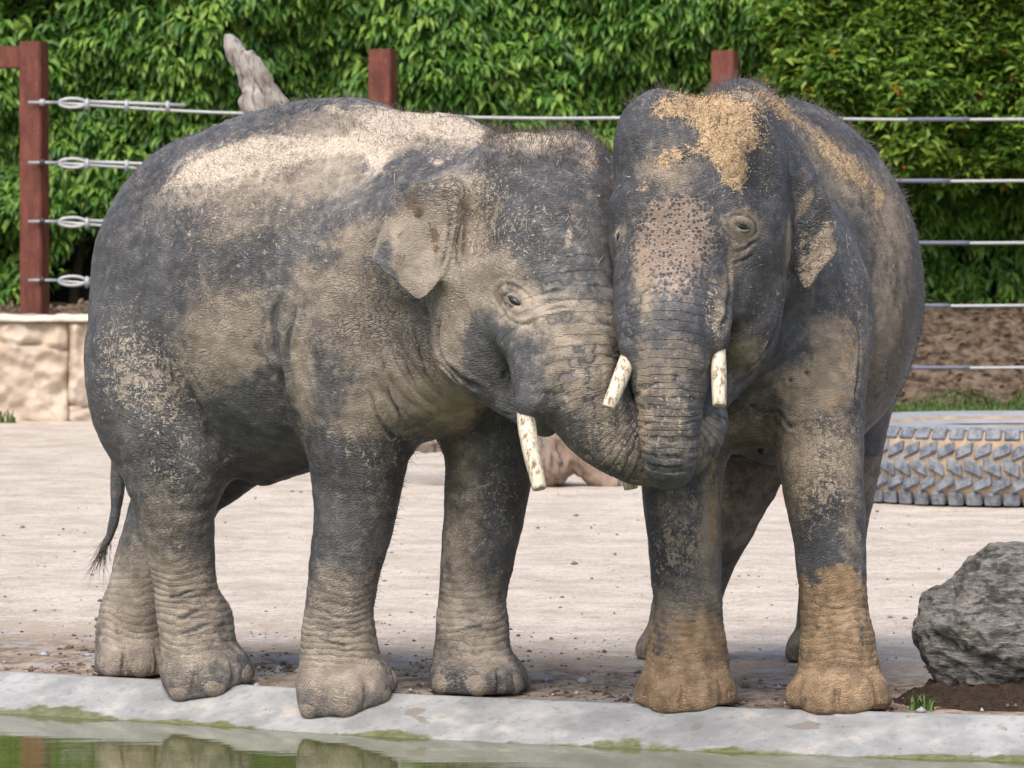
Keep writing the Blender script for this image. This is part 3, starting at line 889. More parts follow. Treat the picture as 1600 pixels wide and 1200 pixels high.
def paint_two(H, info, V, N):
    z = V[:, 2]; at = {}
    px, py = H.px, H.py
    B = H.blob
    at['sand'] = B([(1110, 165, 85, 30, 8, .95), (1150, 205, 55, 22, 10, .85), (1150, 255, 28, 45, -10, .9), (1120, 225, 30, 24, 0, .5), (1050, 240, 45, 18, -20, .5), (1000, 285, 26, 12, -20, .4), (1040, 170, 25, 18, 0, .4),
                    (1320, 245, 100, 24, 42, .62), (1215, 160, 80, 22, 20, .6), (1375, 310, 14, 34, 20, .45), (1290, 320, 8, 8, 0, .3)])
    at['dust_and_light'] = B([(1330, 260, 150, 50, 42, .5), (1400, 430, 60, 150, 0, .50), (1380, 560, 50, 80, 0, .6), (1170, 140, 90, 30, 0, .55), (1165, 365, 26, 34, 10, .7), (1152, 410, 18, 40, 20, .7), (1276, 375, 13, 34, 25, .9), (1292, 400, 9, 26, 20, 1.2), (1256, 436, 17, 18, 0, 1.3), (1238, 385, 5, 40, 0, 1.0), (1254, 310, 7, 24, 25, 1.2), (1262, 408, 12, 9, 0, .9),
                    (1170, 560, 50, 50, 0, .6), (1310, 560, 60, 90, 0, .62), (1250, 600, 60, 40, 0, .5), (1000, 420, 20, 80, 0, .5), (1130, 500, 14, 60, 0, .5), (1050, 560, 60, 60, 0, .35), (1000, 660, 16, 90, 0, .6), (1050, 680, 40, 60, 0, .35),
                    (1300, 700, 50, 70, 0, .4), (1240, 740, 30, 120, 0, .45), (1335, 800, 20, 150, 0, .5), (1070, 860, 50, 120, 0, .3), (1115, 800, 16, 140, 0, .6), (1040, 260, 70, 40, 0, .5), (1160, 680, 70, 50, 0, .6), (1060, 970, 90, 60, 0, .5)])
    zr = 0.46 + 0.14 * pn(V * np.array((6.5, 1, 1.0)) + 2) + 0.07 * pn(V * 11) + np.where(px > 1180, 0.10 * sstep(1240, 1330, px), -0.05)
    fr = V[:, 1] < 20.2
    legm = (1 - sstep(zr - 0.05, zr + 0.05, z)) * fr
    legm = legm * np.clip(0.80 + 0.4 * fbm(V * np.array((6.0, 6, 3.5)) + 5, 3), 0, 1)
    legm = legm - 0.16 * fr * B([(1035, 985, 30, 50, 0, 1.0), (1330, 960, 26, 50, -20, .9)])
    legm = np.where(z < 0.16, np.maximum(legm, 0.8 * fr), legm)
    at['mud'] = np.clip(legm + B([(1120, 780, 12, 120, 0, .55), (1310, 600, 40, 60, 0, .4), (1110, 430, 10, 20, 0, .3), (1000, 680, 10, 80, 0, .4), (1330, 520, 20, 60, 0, .45)]), 0, 1.2)
    at['dust_and_light'] = np.where(~fr & (z < 0.9), 0.5, at['dust_and_light'])
    at['spat'] = np.clip(B([(1290, 720, 70, 100, 0, .85), (1265, 400, 40, 60, 0, .8), (1060, 840, 60, 90, 0, .7), (1200, 480, 60, 80, 0, .35), (1050, 650, 50, 80, 0, .5), (1200, 250, 50, 80, 0, .3), (1350, 420, 60, 120, 0, .4), (1120, 480, 20, 60, 0, .7)]) + 0.15, 0, 1)
    at['pink'] = B([(1055, 362, 80, 70, 0, .72), (1045, 440, 52, 60, 0, .45), (1050, 320, 60, 30, 0, .3), (1000, 400, 20, 60, 0, .3)])
    s, w, L = spline_coord(V, info['trunk'], 1.4)
    wt = w * sstep(0.12, 0.36, s)
    at['ring'] = np.clip(wt, 0, 1)
    lr = leg_rings(V) * fr
    at['phase'] = np.where(at['ring'] > 0.01, s / 0.030, z / 0.028 + 0.8 * pn(V * 4))
    at['ring'] = np.maximum(at['ring'], 0.5 * lr * (1 - at['ring']))
    at['fold'] = B([(1200, 580, 50, 60, 0, .6), (1150, 600, 40, 40, 0, .6), (1240, 610, 40, 40, 0, .4), (1165, 385, 18, 30, 0, .4)]) * 0.7
    c = P(1100, 420, 18.9)
    low = fr * (1 - sstep(0.15, 0.5, z))
    at['foldph'] = np.sqrt((V[:, 0] - c[0]) ** 2 + (V[:, 2] - c[2]) ** 2) / 0.05
    at['fine'] = np.clip(0.60 + 0.6 * pn(V * 3.0), 0.25, 1) * (1 - 0.55 * at['ring'])
    at['fine'] = np.maximum(at['fine'], 0.6 * low)
    return at

skin_one = skin_material('hide_one', (0.084, 0.084, 0.088), (0.345, 0.290, 0.230), (0.56, 0.475, 0.385), (0.12, 0.08, 0.055), 0.32, 0.45)
skin_two = skin_material('hide_two', (0.066, 0.067, 0.072), (0.325, 0.265, 0.20), (0.52, 0.37, 0.22), (0.375, 0.255, 0.15), 0.10, 0.9)

E1 = finish_elephant('elephant', 'elephant on the left standing side-on, its trunk curled behind the other elephant\'s trunk', elephant_one, paint_one, skin_one,
    np.array((-0.92, 19.95, 0.0)),
    [[(828, 600, 18.70, .034), (822, 648, 18.60, .036), (829, 700, 18.52, .034), (838, 740, 18.48, .030), (843, 764, 18.46, .027)],
     [(972, 640, 18.95, .035), (974, 680, 18.93, .034), (980, 730, 18.92, .031), (986, 764, 18.91, .027)]],
    [(760, 960, 180, 260, 1500, .03, .075, .45, 0), (420, 780, 130, 230, 1100, .02, .05, .5, 1), (200, 460, 150, 330, 900, .02, .04, .3, 0), (560, 700, 600, 760, 160, .02, .05, -1, 0), (560, 660, 740, 980, 130, .02, .05, -1, 0)], nail_clean,
    [(803, 468, -30, 1.5)],
    [(.014, .012, [(432, 450), (424, 520), (436, 600), (452, 690)]), (.010, .010, [(462, 470), (446, 530), (448, 590)]),
     (.012, .010, [(612, 520), (632, 590), (690, 655)]), (.011, .009, [(640, 510), (662, 590), (725, 645)]), (.010, .009, [(590, 560), (606, 630), (650, 680)]), (.010, .008, [(660, 500), (684, 575), (745, 628)]),
     (.010, .008, [(570, 610), (600, 670), (640, 700)]), (.014, .012, [(690, 470), (678, 545), (718, 598), (790, 640)]), (.008, .007, [(720, 620), (760, 640), (800, 655)]),
     (.006, .010, [(799, 560), (792, 595), (801, 630)]), (.004, .005, [(834, 458), (858, 450), (880, 446)]), (.004, .005, [(838, 470), (862, 463), (888, 460)]), (.004, .005, [(840, 482), (866, 476), (890, 474)]),
     (.008, .007, [(262, 965), (305, 955), (347, 935)]), (.008, .007, [(268, 985), (312, 978), (357, 958)]), (.007, .006, [(258, 940), (300, 930), (340, 915)]),
     (.008, .007, [(490, 955), (535, 968), (583, 962)]), (.007, .006, [(500, 975), (540, 985), (582, 982)]), (.007, .006, [(486, 990), (535, 1004), (580, 1000)]),
     (.009, .008, [(700, 300), (694, 370), (690, 440)]), (.008, .007, [(730, 330), (722, 390), (712, 440)]), (.007, .006, [(715, 310), (708, 380), (702, 430)]),
     (.012, .012, [(338, 700), (305, 640), (262, 560)]), (.006, .006, [(700, 960), (745, 950), (790, 940)]), (.006, .006, [(695, 985), (745, 975), (788, 970)])], 0.049)
E2 = finish_elephant('elephant', 'elephant on the right facing the viewer with orange mud on its lower front legs', elephant_two, paint_two, skin_two,
    np.array((1.05, 20.1, 0.0)),
    [[(1119, 490, 18.56, .030), (1121, 533, 18.455, .030), (1123, 580, 18.38, .030), (1124, 620, 18.34, .028), (1124, 634, 18.33, .026)],
     [(992, 500, 18.58, .033), (986, 546, 18.465, .033), (972, 585, 18.38, .032), (957, 622, 18.33, .029), (951, 637, 18.32, .027)]],
    [(980, 1210, 110, 260, 2200, .03, .07, .4, 0), (1100, 1420, 110, 330, 2200, .025, .06, .35, 0), (1330, 1450, 300, 620, 1600, .015, .035, -1, 1), (960, 1010, 300, 420, 40, .02, .05, -1, 0)], nail_mud,
    [(1161, 358, -14, 1.25), (964, 366, 75, 0.85)],
    [(.012, .010, [(1226, 400), (1226, 470), (1208, 540), (1165, 590)]), (.014, .012, [(1142, 400), (1146, 460), (1130, 520)]), (.010, .009, [(1190, 570), (1230, 600), (1212, 640)]), (.010, .009, [(1215, 540), (1255, 580), (1250, 620)]),
     (.008, .008, [(1150, 610), (1180, 640), (1215, 650)]), (.007, .006, [(1150, 395), (1170, 392), (1190, 380)]), (.007, .006, [(1148, 412), (1168, 410), (1185, 400)]), (.008, .007, [(1340, 480), (1346, 560), (1340, 640)]),
     (.010, .009, [(1205, 640), (1230, 660), (1290, 655)]), (.007, .006, [(1265, 940), (1305, 950), (1350, 940)]), (.007, .006, [(1262, 965), (1305, 972), (1352, 962)]), (.007, .006, [(1030, 960), (1075, 968), (1128, 955)]), (.007, .006, [(1028, 985), (1075, 990), (1130, 980)])], 0.041)

# loose sand crumbs and straw lying on the backs and heads
def litter_on(H, at, cnt, box, s0, s1, thr):
    w = (at['sand'] > thr) & (H.N[:, 2] > -0.2) & H.face & (H.px > box[0]) & (H.px < box[1]) & (H.py > box[2]) & (H.py < box[3])
    ii = rng.choice(np.nonzero(w)[0], size=cnt)
    return H.V[ii] + H.N[ii] * 0.004 + rng.normal(0, 0.006, (cnt, 3)), rng.uniform(s0, s1, cnt)
CR = [litter_on(E2[1], E2[2], 1100, (960, 1230, 120, 320), .0015, .0055, 0.30), litter_on(E2[1], E2[2], 420, (1180, 1420, 120, 360), .0015, .004, 0.25),
      litter_on(E1[1], E1[2], 420, (250, 960, 140, 330), .0015, .0038, 0.30)]
STR = []
for H, boxes in ((E1[1], ((560, 950, 190, 420, 150), (250, 560, 160, 420, 90))), (E2[1], ((965, 1200, 140, 330, 130), (1180, 1420, 140, 420, 70)))):
    for x0, x1, y0, y1, cnt in boxes:
        ii = np.nonzero(H.face & (H.px > x0) & (H.px < x1) & (H.py > y0) & (H.py < y1))[0]
        ii = rng.choice(ii, size=cnt)
        t = np.cross(H.N[ii], rng.normal(size=(cnt, 3))); t /= np.linalg.norm(t, axis=1)[:, None]
        STR.append((H.V[ii] + H.N[ii] * 0.004, t + H.N[ii] * 0.12))
sp = np.concatenate([a for a, b in STR]); sd = np.concatenate([b for a, b in STR])
tag(bristles('straw_bits', sp, sd, rng.gamma(2.0, 0.011, len(sp)) + 0.008, rng.uniform(0.0010, 0.0018, len(sp)), rng.normal(0, 0.5, sp.shape), straw_mat, None),
    'thin bits of straw sticking to the elephants\' heads and backs', 'straw', kind='stuff')
# ------------------------------------------------------------------ ground, pool edge, water
def land_z(x, y):
    """yard, then a soil bank up to the hedge"""
    x = np.asarray(x, float); y = np.asarray(y, float)
    b0 = 47.6 + 0.25 * np.sin(x * 0.7 + 1.0)
    rise = sstep(0, 1, (y - b0) / 2.4) * 0.95
    near = ground_z(x, y)
    P3 = np.stack([x.ravel(), y.ravel(), np.zeros(x.size)], 1)
    lump = (fbm(P3 * 0.6, 2) * 0.012).reshape(x.shape)
    e = y - edge_y(x)
    clod = (np.clip(fbm(P3 * np.array((9, 9, 1.0)), 4) - 0.1, -0.3, 1) * 0.020).reshape(x.shape) * np.exp(-np.clip(e, 0, 9) / 1.6)
    fine = (fbm(P3 * np.array((4.0, 4.0, 1.0)) + 40, 4) * 0.006).reshape(x.shape)
    fade = sstep(0.05, 0.5, e)
    soil = (np.clip(fbm(P3 * np.array((3.0, 3.0, 1.0)) + 9, 4), -1, 1) * 0.10).reshape(x.shape) * sstep(0, 0.6, y - b0)
    return np.where(e < 0, near - 0.03, (lump + clod + fine) * fade - 0.012 * (1 - fade)) + rise + soil

def graded(a, b, lo, hi, s):
    """coordinates from a to b, spacing s inside lo..hi and growing outside"""
    mid = list(np.arange(lo, hi, s)); v = lo; st = s; left = []
    while v > a:
        st *= 1.18; v -= st; left.append(v)
    v = mid[-1]; st = s; right = []
    while v < b:
        st = min(st * 1.06, 8); v += st; right.append(v)
    return np.array(left[::-1] + mid + right)

gx = graded(-60, 60, -2.7, 2.7, 0.028)
gt = graded(0.0, 240, 0.0, 2.6, 0.022)            # distance behind the pool edge
gt = np.sort(np.concatenate([gt[(gt < 25.5) | (gt > 33.0)], np.arange(25.5, 33.0, 0.07)]))
X = np.repeat(gx[:, None], len(gt), 1)
ey = edge_y(gx)
# rows follow the pool edge near it and straighten out far away
k = np.clip(gt / 14.0, 0, 1)
Y = ey[:, None] * (1 - k) + 19.5 * k + gt[None, :]
Z = land_z(X, Y)
nx, ny = X.shape
i = np.arange(nx - 1)[:, None] * ny + np.arange(ny - 1)[None]
me = mesh_np('ground', np.stack([X, Y, Z], -1).reshape(-1, 3), np.stack([i, i + ny, i + ny + 1, i + 1], -1).reshape(-1, 4))
fattr(me, 'near', np.exp(-np.clip(Y - edge_y(X), 0, 50) / 1.9).ravel())
fattr(me, 'bank', (sstep(-0.5, 0.2, Y - 47.6 - 0.25 * np.sin(X * 0.7 + 1.0))).ravel())
fattr(me, 'turf', (sstep(45.6, 46.0, Y) * (1 - sstep(47.5, 48.1, Y)) * sstep(-1, 1.5, X)).ravel())
m = NT('yard_sand'); v = m.coord('Object')
near, bank, turf = m.attr('near'), m.attr('bank'), m.attr('turf')
vs = m.n('Mapping', None, {'Vector': v, 'Scale': (0.6, 1.0, 1.0)})
n1 = m.noise(v, 2.0, 5, 0.65); n2 = m.noise(v, 7.5, 5, 0.7); n3 = m.noise(v, 45, 4, 0.7); n4 = m.noise(v, 9.0, 5, 0.7)
pale = m.mix(m.ss(n1, 0.32, 0.66), (0.40, 0.345, 0.285), (0.54, 0.48, 0.415))
pale = m.mix(m.ss(n4, 0.50, 0.66, 0.0, 0.55), pale, (0.27, 0.22, 0.175))
pale = m.mix(m.ss(n3, 0.50, 0.66, 0.0, 0.7), pale, (0.20, 0.155, 0.12))
damp = m.mix(m.ss(n2, 0.38, 0.62), (0.15, 0.115, 0.088), (0.34, 0.275, 0.215))
damp = m.mix(m.ss(m.noise(v, 3.0, 4, 0.6), 0.52, 0.62, 0.0, 0.8), damp, (0.30, 0.285, 0.275))
damp = m.mix(m.ss(n3, 0.55, 0.68, 0.0, 0.7), damp, (0.085, 0.06, 0.045))
col = m.mix(m.ss(m.add(near, m.mul(m.add(n2, -0.5), 0.8)), 0.13, 0.50), pale, damp)
soil = m.mix(m.ss(m.noise(v, 9, 6, 0.7), 0.35, 0.65), (0.035, 0.024, 0.017), (0.17, 0.125, 0.09))
col = m.mix(m.ss(m.add(bank, m.mul(m.add(n2, -0.5), 0.5)), 0.4, 0.7), col, soil)
col = m.mix(m.mul(turf, m.ss(n2, 0.35, 0.6)), col, (0.06, 0.085, 0.025))
hgt = m.add(m.mul(n2, 0.5), m.mul(n3, 0.30))
ground = link('ground', me, m.done(col, 0.95, m.bump(hgt, 0.014, 0.7), 0.12))
tag(ground, kind='structure')

# concrete lip of the pool
cx = graded(-60, 60, -2.7, 2.7, 0.03)
ce = np.concatenate([[-0.010, 0.0], np.linspace(0.012, 0.5, 40), [0.8, 1.3, 2.2]])
X = np.repeat(cx[:, None], len(ce), 1); Y = edge_y(cx)[:, None] - ce[None]
Z = ground_z(X, Y) + 0.004
P3 = np.stack([X.ravel(), Y.ravel(), Z.ravel()], 1)
Z = Z + (0.004 * fbm(P3 * 4, 3)).reshape(Z.shape) * (ce > 0.02)[None]
Z[:, 0] -= 0.05
Y = Y + 0.006 * pn(np.stack([X.ravel() * 6, X.ravel() * 0, X.ravel() * 0 + 3], 1)).reshape(Y.shape) * (ce < 0.02)[None]
nx, ny = X.shape
i = np.arange(nx - 1)[:, None] * ny + np.arange(ny - 1)[None]
CV = np.stack([X, Y, Z], -1).reshape(-1, 3)
me = mesh_np('pool_edge', CV, np.stack([i + 1, i + ny + 1, i + ny, i], -1).reshape(-1, 4))
def smear(spec):
    out = np.zeros(len(CV)); qx, qy = proj(CV)
    for x, y, rx, ry, ang, val in spec:
        a = math.radians(ang); c = CV[np.argmin((qx - x) ** 2 + (qy - y) ** 2)]
        dx, dy = CV[:, 0] - c[0], CV[:, 1] - c[1]
        ux, uy = dx * math.cos(a) + dy * math.sin(a), -dx * math.sin(a) + dy * math.cos(a)
        out = np.maximum(out, val * np.exp(-(ux / rx) ** 2 - (uy / ry) ** 2))
    return out
fattr(me, 'stain', smear([(645, 1112, .05, .05, 30, 1), (660, 1125, .10, .02, -60, .9), (1105, 1122, .10, .03, 40, .95), (1085, 1135, .06, .03, 60, .9), (1255, 1135, .10, .04, 0, .95), (1180, 1128, .08, .02, 0, .7),
                          (940, 1150, .06, .02, 30, .6), (250, 1090, .12, .04, 10, .6), (720, 1100, .10, .015, 0, .5), (340, 1085, .2, .03, 5, .5), (1420, 1120, .3, .02, 0, .5)]))
m = NT('pool_concrete'); v = m.coord()
sx = m.n('SeparateXYZ', None, {0: v}, 2)
n1 = m.noise(v, 3.5, 5, 0.6); n2 = m.noise(v, 22, 5, 0.7); n3 = m.noise(v, 130, 3, 0.6)
col = m.mix(m.ss(n1, 0.35, 0.66), (0.215, 0.218, 0.215), (0.345, 0.348, 0.345))
col = m.mix(m.ss(n2, 0.50, 0.70, 0.0, 0.6), col, (0.18, 0.178, 0.17))
col = m.mix(m.ss(m.noise(v, 7, 4), 0.55, 0.75, 0, 0.45), col, (0.52, 0.44, 0.34))
st = m.ss(m.add(m.attr('stain'), m.mul(m.add(n2, -0.5), 1.0)), 0.48, 0.60)
col = m.mix(m.mul(st, 0.8), col, (0.19, 0.165, 0.14))
col = m.mix(m.ss(m.noise(v, 34, 2), 0.70, 0.74, 0, 0.8), col, (0.13, 0.10, 0.075))
al = m.add(sx, m.add(m.mul(m.add(m.noise(v, 9, 5, 0.65), -0.5), 0.05), m.mul(m.add(m.noise(v, 1.4, 3), -0.44), 0.13)))
algae = m.ss(al, WATER_Z + 0.008, WATER_Z + 0.020, 1.0, 0.0)
col = m.mix(m.mul(algae, 0.9), col, m.mix(m.ss(n2, 0.4, 0.6), (0.085, 0.10, 0.02), (0.16, 0.155, 0.075)))
edge = link('pool_edge', me, m.done(col, m.ss(algae, 0, 1, 0.85, 0.5), m.bump(m.add(m.mul(n2, 0.6), m.mul(n3, 0.3)), 0.006, 0.8), 0.25))
tag(edge, kind='structure')

# water
m = NT('pool_water'); v = m.coord()
vr = m.n('Mapping', None, {'Vector': v, 'Scale': (0.5, 2.2, 1.0)})
rip = m.add(m.noise(vr, 3.0, 3, 0.5), m.mul(m.noise(vr, 22.0, 2, 0.5), 0.10))
col = m.mix(m.ss(m.noise(v, 2.0, 4), 0.35, 0.65), (0.07, 0.085, 0.02), (0.10, 0.105, 0.035))
wat = m.done(col, 0.02, m.bump(rip, 0.0022, 0.5), 0.5, IOR=1.33)
wx = np.linspace(-60, 60, 241); wy = np.concatenate([[-40, 0, 8], np.linspace(12, 26, 40)])
X, Y = np.meshgrid(wx, wy, indexing='ij')
Y = np.minimum(Y, edge_y(X) - 0.3)
nx, ny = X.shape
i = np.arange(nx - 1)[:, None] * ny + np.arange(ny - 1)[None]
me = mesh_np('water', np.stack([X, Y, np.full(X.shape, WATER_Z)], -1).reshape(-1, 3), np.stack([i, i + ny, i + ny + 1, i + 1], -1).reshape(-1, 4))
tag(link('water', me, wat), kind='structure')

# ------------------------------------------------------------------ small stuff lying on the yard
def scatter_mesh(name, centres, sizes, mat, squash=0.6, jit=0.3):
    """many irregular eight-cornered lumps joined in one mesh"""
    base = np.array([(1, 0, 0), (.3, .95, .1), (-.8, .6, 0), (-.9, -.5, .1), (.2, -1, 0), (.1, .1, 1), (-.1, .2, -.8)])
    F0 = np.array([(0, 1, 5), (1, 2, 5), (2, 3, 5), (3, 4, 5), (4, 0, 5), (1, 0, 6), (2, 1, 6), (3, 2, 6), (4, 3, 6), (0, 4, 6)])
    n = len(centres)
    a = rng.uniform(0, 2 * math.pi, n); ca, sa = np.cos(a), np.sin(a)
    V = base[None] * (1 + rng.uniform(-jit, jit, (n, 7, 3)))
    V[:, :, 2] *= squash
    W = np.stack([V[:, :, 0] * ca[:, None] - V[:, :, 1] * sa[:, None] * 0.8, V[:, :, 0] * sa[:, None] + V[:, :, 1] * ca[:, None] * 0.8, V[:, :, 2]], -1)
    W = W * sizes[:, None, None] + centres[:, None, :]
    F = (F0[None] + (np.arange(n) * 7)[:, None, None]).reshape(-1, 3)
    return link(name, mesh_np(name, W.reshape(-1, 3), F), mat, smooth=False)

n = 3800
x = rng.uniform(-2.6, 2.6, n); e = rng.exponential(0.75, n) + 0.01
keep = fbm(np.stack([x * 1.6, e * 2.2, x * 0], 1), 3) > -0.12
x, e = x[keep], e[keep]; y = edge_y(x) + e
s = rng.gamma(1.3, 0.0038, len(x)) + 0.0022
tag(scatter_mesh('soil_crumbs', np.stack([x, y, land_z(x, y) + s * 0.2], 1), s, plain('crumb', (0.13, 0.095, 0.07), 0.95, 0.1, 0.5, 9)), 'dark soil crumbs and small clods strewn behind the pool edge', 'soil', kind='stuff')
n = 1100
x = rng.uniform(-4, 4, n); y = 20.8 + 13 * rng.uniform(0, 1, n) ** 1.5
s = rng.gamma(1.1, 0.0034, n) + 0.002
tag(scatter_mesh('pebbles', np.stack([x, y, land_z(x, y) + s * 0.2], 1), s, plain('pebble', (0.20, 0.16, 0.125), 0.95, 0.1, 0.5, 5)), 'scattered pebbles and crumbs on the pale sandy yard', 'pebbles', kind='stuff')
n = 90
x = rng.uniform(-2.6, 2.6, n); y = edge_y(x) + rng.uniform(0.05, 0.9, n)
s = rng.gamma(2.0, 0.005, n) + 0.006
tag(scatter_mesh('gravel', np.stack([x, y, land_z(x, y) + s * 0.25], 1), s, plain('gravel', (0.33, 0.33, 0.34), 0.8, 0.2, 0.3, 8)), 'grey gravel stones in the damp soil behind the pool edge', 'gravel', kind='stuff')

# ------------------------------------------------------------------ boulder
def rock_from_sdf(name, S, lo, hi, vox, amp, mat, parent=None, base=(0, 0, 0), strata=(0.2, 0.1, 1.0), post=None, grain=None):
    V, Q = S.mesh(lo, hi, vox, post)
    V = relax(V, Q, 1, 0.4); N = vnormals(V, Q)
    s = V @ np.array(strata)
    r1 = 1 - np.abs(fbm(V * 4.5 + 3, 3)) * 2
    r2 = 1 - np.abs(pn(np.stack([V[:, 0] * 4, V[:, 1] * 4, s * 14], 1))) * 2
    V = V + N * (amp * (0.55 * r1 + 0.45 * r2 + 0.30 * (1 - np.abs(fbm(V * 12 + 7, 3)) * 2) + 0.25 * fbm(V * 20, 3)))[:, None]
    if grain is not None:
        g = np.array(grain); al_ = (V @ g)[:, None] * g[None]; pe = V - al_
        V = V + N * (0.020 * (1 - 2 * np.abs(pn(pe * 16 + al_ * 1.6))) - 0.02 * np.clip(fbm(pe * 9 + al_ * 3 + 5, 2), 0, 1))[:, None]
    return link(name, mesh_np(name, V - np.array(base), Q), mat, parent)

m = NT('boulder_stone'); v = m.coord()
vs = m.n('Mapping', None, {'Vector': v, 'Rotation': (0.2, 0.5, 0.0), 'Scale': (0.8, 0.8, 3.2)})
n1 = m.noise(v, 5, 6, 0.65); n2 = m.noise(vs, 16, 6, 0.7); n3 = m.noise(v, 70, 4, 0.7)
col = m.mix(m.ss(n1, 0.35, 0.65), (0.17, 0.165, 0.155), (0.38, 0.365, 0.34))
col = m.mix(m.ss(n2, 0.50, 0.62, 0, 0.8), col, (0.50, 0.47, 0.42))
col = m.mix(m.ss(m.noise(v, 8, 4), 0.58, 0.72, 0, 0.6), col, (0.30, 0.215, 0.14))
col = m.mix(m.ss(n3, 0.3, 0.45, 0.55, 0.0), col, (0.035, 0.034, 0.033))
col = m.mix(m.ss(m.noise(vs, 9, 4, 0.6), 0.50, 0.57, 0, 0.8), col, (0.075, 0.07, 0.064))
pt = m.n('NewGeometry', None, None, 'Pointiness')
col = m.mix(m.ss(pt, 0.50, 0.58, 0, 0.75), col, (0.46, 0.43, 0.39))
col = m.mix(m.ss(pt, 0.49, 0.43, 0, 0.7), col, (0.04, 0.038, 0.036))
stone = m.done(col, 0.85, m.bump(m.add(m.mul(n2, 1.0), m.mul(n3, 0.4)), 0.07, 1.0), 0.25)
S = SDF()
B0 = np.array((1.98, 19.32, 0.0))
S.ell(P(1585, 985, 19.45), (0.33, 0.34, 0.26), k=0.06)
S.ell(P(1530, 1010, 19.30), (0.24, 0.26, 0.17), k=0.05)
S.ell(P(1478, 1015, 19.28), (0.12, 0.2, 0.13), k=0.05)
S.ell(P(1580, 930, 19.45), (0.20, 0.26, 0.185), k=0.05)
S.ell(P(1690, 980, 19.5), (0.36, 0.38, 0.27), k=0.08)
S.ell(P(1470, 960, 19.35), (0.06, 0.14, 0.09), k=0.05)
brng = np.random.default_rng(12)
bc = P(1600, 990, 19.42)
rands = []
for _ in range(15):
    q = brng.normal(size=3); q[1] = -abs(q[1]) - 0.15; q /= np.linalg.norm(q)
    rands.append((tuple(q), bc + q * np.sqrt(np.sum((q * np.array((0.46, 0.38, 0.33))) ** 2)) * brng.uniform(0.84, 0.97)))
planes = [((-0.55, -0.25, 0.80), P(1492, 905, 19.3)), ((-0.85, -0.45, -0.25), P(1434, 1030, 19.2)), ((0.05, -0.75, -0.66), P(1540, 1075, 19.08)), ((-0.2, -0.9, 0.4), P(1560, 960, 19.05)), ((-0.45, -0.75, 0.48), P(1500, 960, 19.12)), ((0.25, -0.8, 0.55), P(1600, 930, 19.08)), ((-0.5, -0.8, -0.3), P(1490, 1040, 19.1))]
for nv, off in planes + rands:
    nv = np.array(nv); nv /= np.linalg.norm(nv)
    S.custom((lambda X, nv=nv, off=off: -((X - off) @ nv).astype(np.float32)), (-9, -9, -9), (9, 99, 9), k=0.006, sub=True)
# ledges: wedge-shaped cuts along the bedding
for a_, b_, r_ in ((P(1436, 985, 19.15), P(1610, 1050, 19.0), .030), (P(1470, 1045, 19.12), P(1620, 1075, 19.0), .024), (P(1480, 930, 19.2), P(1620, 960, 19.0), .016)):
    S.cone(a_, r_, b_, r_, k=0.02, sub=True)
boulder = rock_from_sdf('boulder', S, (1.45, 18.7, -0.1), (2.85, 20.1, 0.75), 0.009, 0.030, stone, base=B0, strata=(0.5, 0.2, 0.9))
boulder.location = B0
tag(boulder, 'grey weathered boulder beside the pool at the right edge of the photo', 'boulder')
# soil mound under the boulder
S = SDF(); S.ell(np.array((2.12, 19.32, -0.10)), (0.62, 0.36, 0.21), k=0.05); S.ell(P(1470, 1098, 19.25) - [0, 0, .05], (0.10, 0.16, 0.09), k=0.05)
mound = rock_from_sdf('soil_mound', S, (1.35, 18.85, -0.08), (2.85, 19.8, 0.2), 0.014, 0.03, plain('mound_soil', (0.085, 0.06, 0.045), 0.95, 0.1, 0.7, 30, 0.05))
tag(mound, kind='structure')

n = 500
a_ = rng.uniform(0, 2 * math.pi, n); q = rng.uniform(0.2, 1.0, n) ** 0.5
x = 2.12 + 0.60 * q * np.cos(a_); y = 19.32 + 0.36 * q * np.sin(a_)
zt = -0.10 + 0.21 * np.sqrt(np.clip(1 - ((x - 2.12) / 0.62) ** 2 - ((y - 19.32) / 0.36) ** 2, 0, 1))
ok = (zt > -0.02) & (y > edge_y(x) + 0.02)
tag(scatter_mesh('mound_crumbs', np.stack([x, y, np.maximum(zt, 0) + 0.012], 1)[ok], (rng.gamma(1.5, 0.005, n) + 0.003)[ok], plain('mound_crumb', (0.11, 0.08, 0.058), 0.95, 0.1, 0.6, 12)), 'loose soil crumbs on the mound under the boulder', 'soil', kind='stuff')
# ------------------------------------------------------------------ grass
def blades(name, roots, lens, widths, lean, mat, parent=None, base=(0, 0, 0)):
    n = len(roots); a = rng.uniform(0, 2 * math.pi, n)
    d = np.stack([np.cos(a), np.sin(a), np.zeros(n)], 1); sd = np.stack([-np.sin(a), np.cos(a), np.zeros(n)], 1)
    up = np.array((0, 0, 1.0))
    L = lens[:, None]; W = widths[:, None]; ln = lean[:, None]
    r = roots - np.array(base)
    p1 = r + up * L * 0.55 + d * L * ln * 0.25; p2 = r + up * L * (0.95 - 0.25 * ln) + d * L * ln * 0.8
    V = np.concatenate([r - sd * W, r + sd * W, p1 - sd * W * .8, p1 + sd * W * .8, p2])
    i = np.arange(n)
    F = np.concatenate([np.stack([i, i + n, i + 3 * n], 1), np.stack([i, i + 3 * n, i + 2 * n], 1), np.stack([i + 2 * n, i + 3 * n, i + 4 * n], 1)])
    return link(name, mesh_np(name, V, F), mat, parent)
grass_mat = plain('grass_blade', (0.075, 0.13, 0.03), 0.6, 0.3, 0.4, 7)
n = 16000
x = rng.uniform(1.2, 7.0, n); y = rng.uniform(45.8, 47.9, n)
tag(blades('grass_strip', np.stack([x, y, land_z(x, y) - 0.01], 1), rng.uniform(0.04, 0.11, n), rng.uniform(0.004, 0.008, n), rng.uniform(0.2, 1.0, n), grass_mat), 'strip of green grass along the foot of the soil bank', 'grass', kind='stuff')
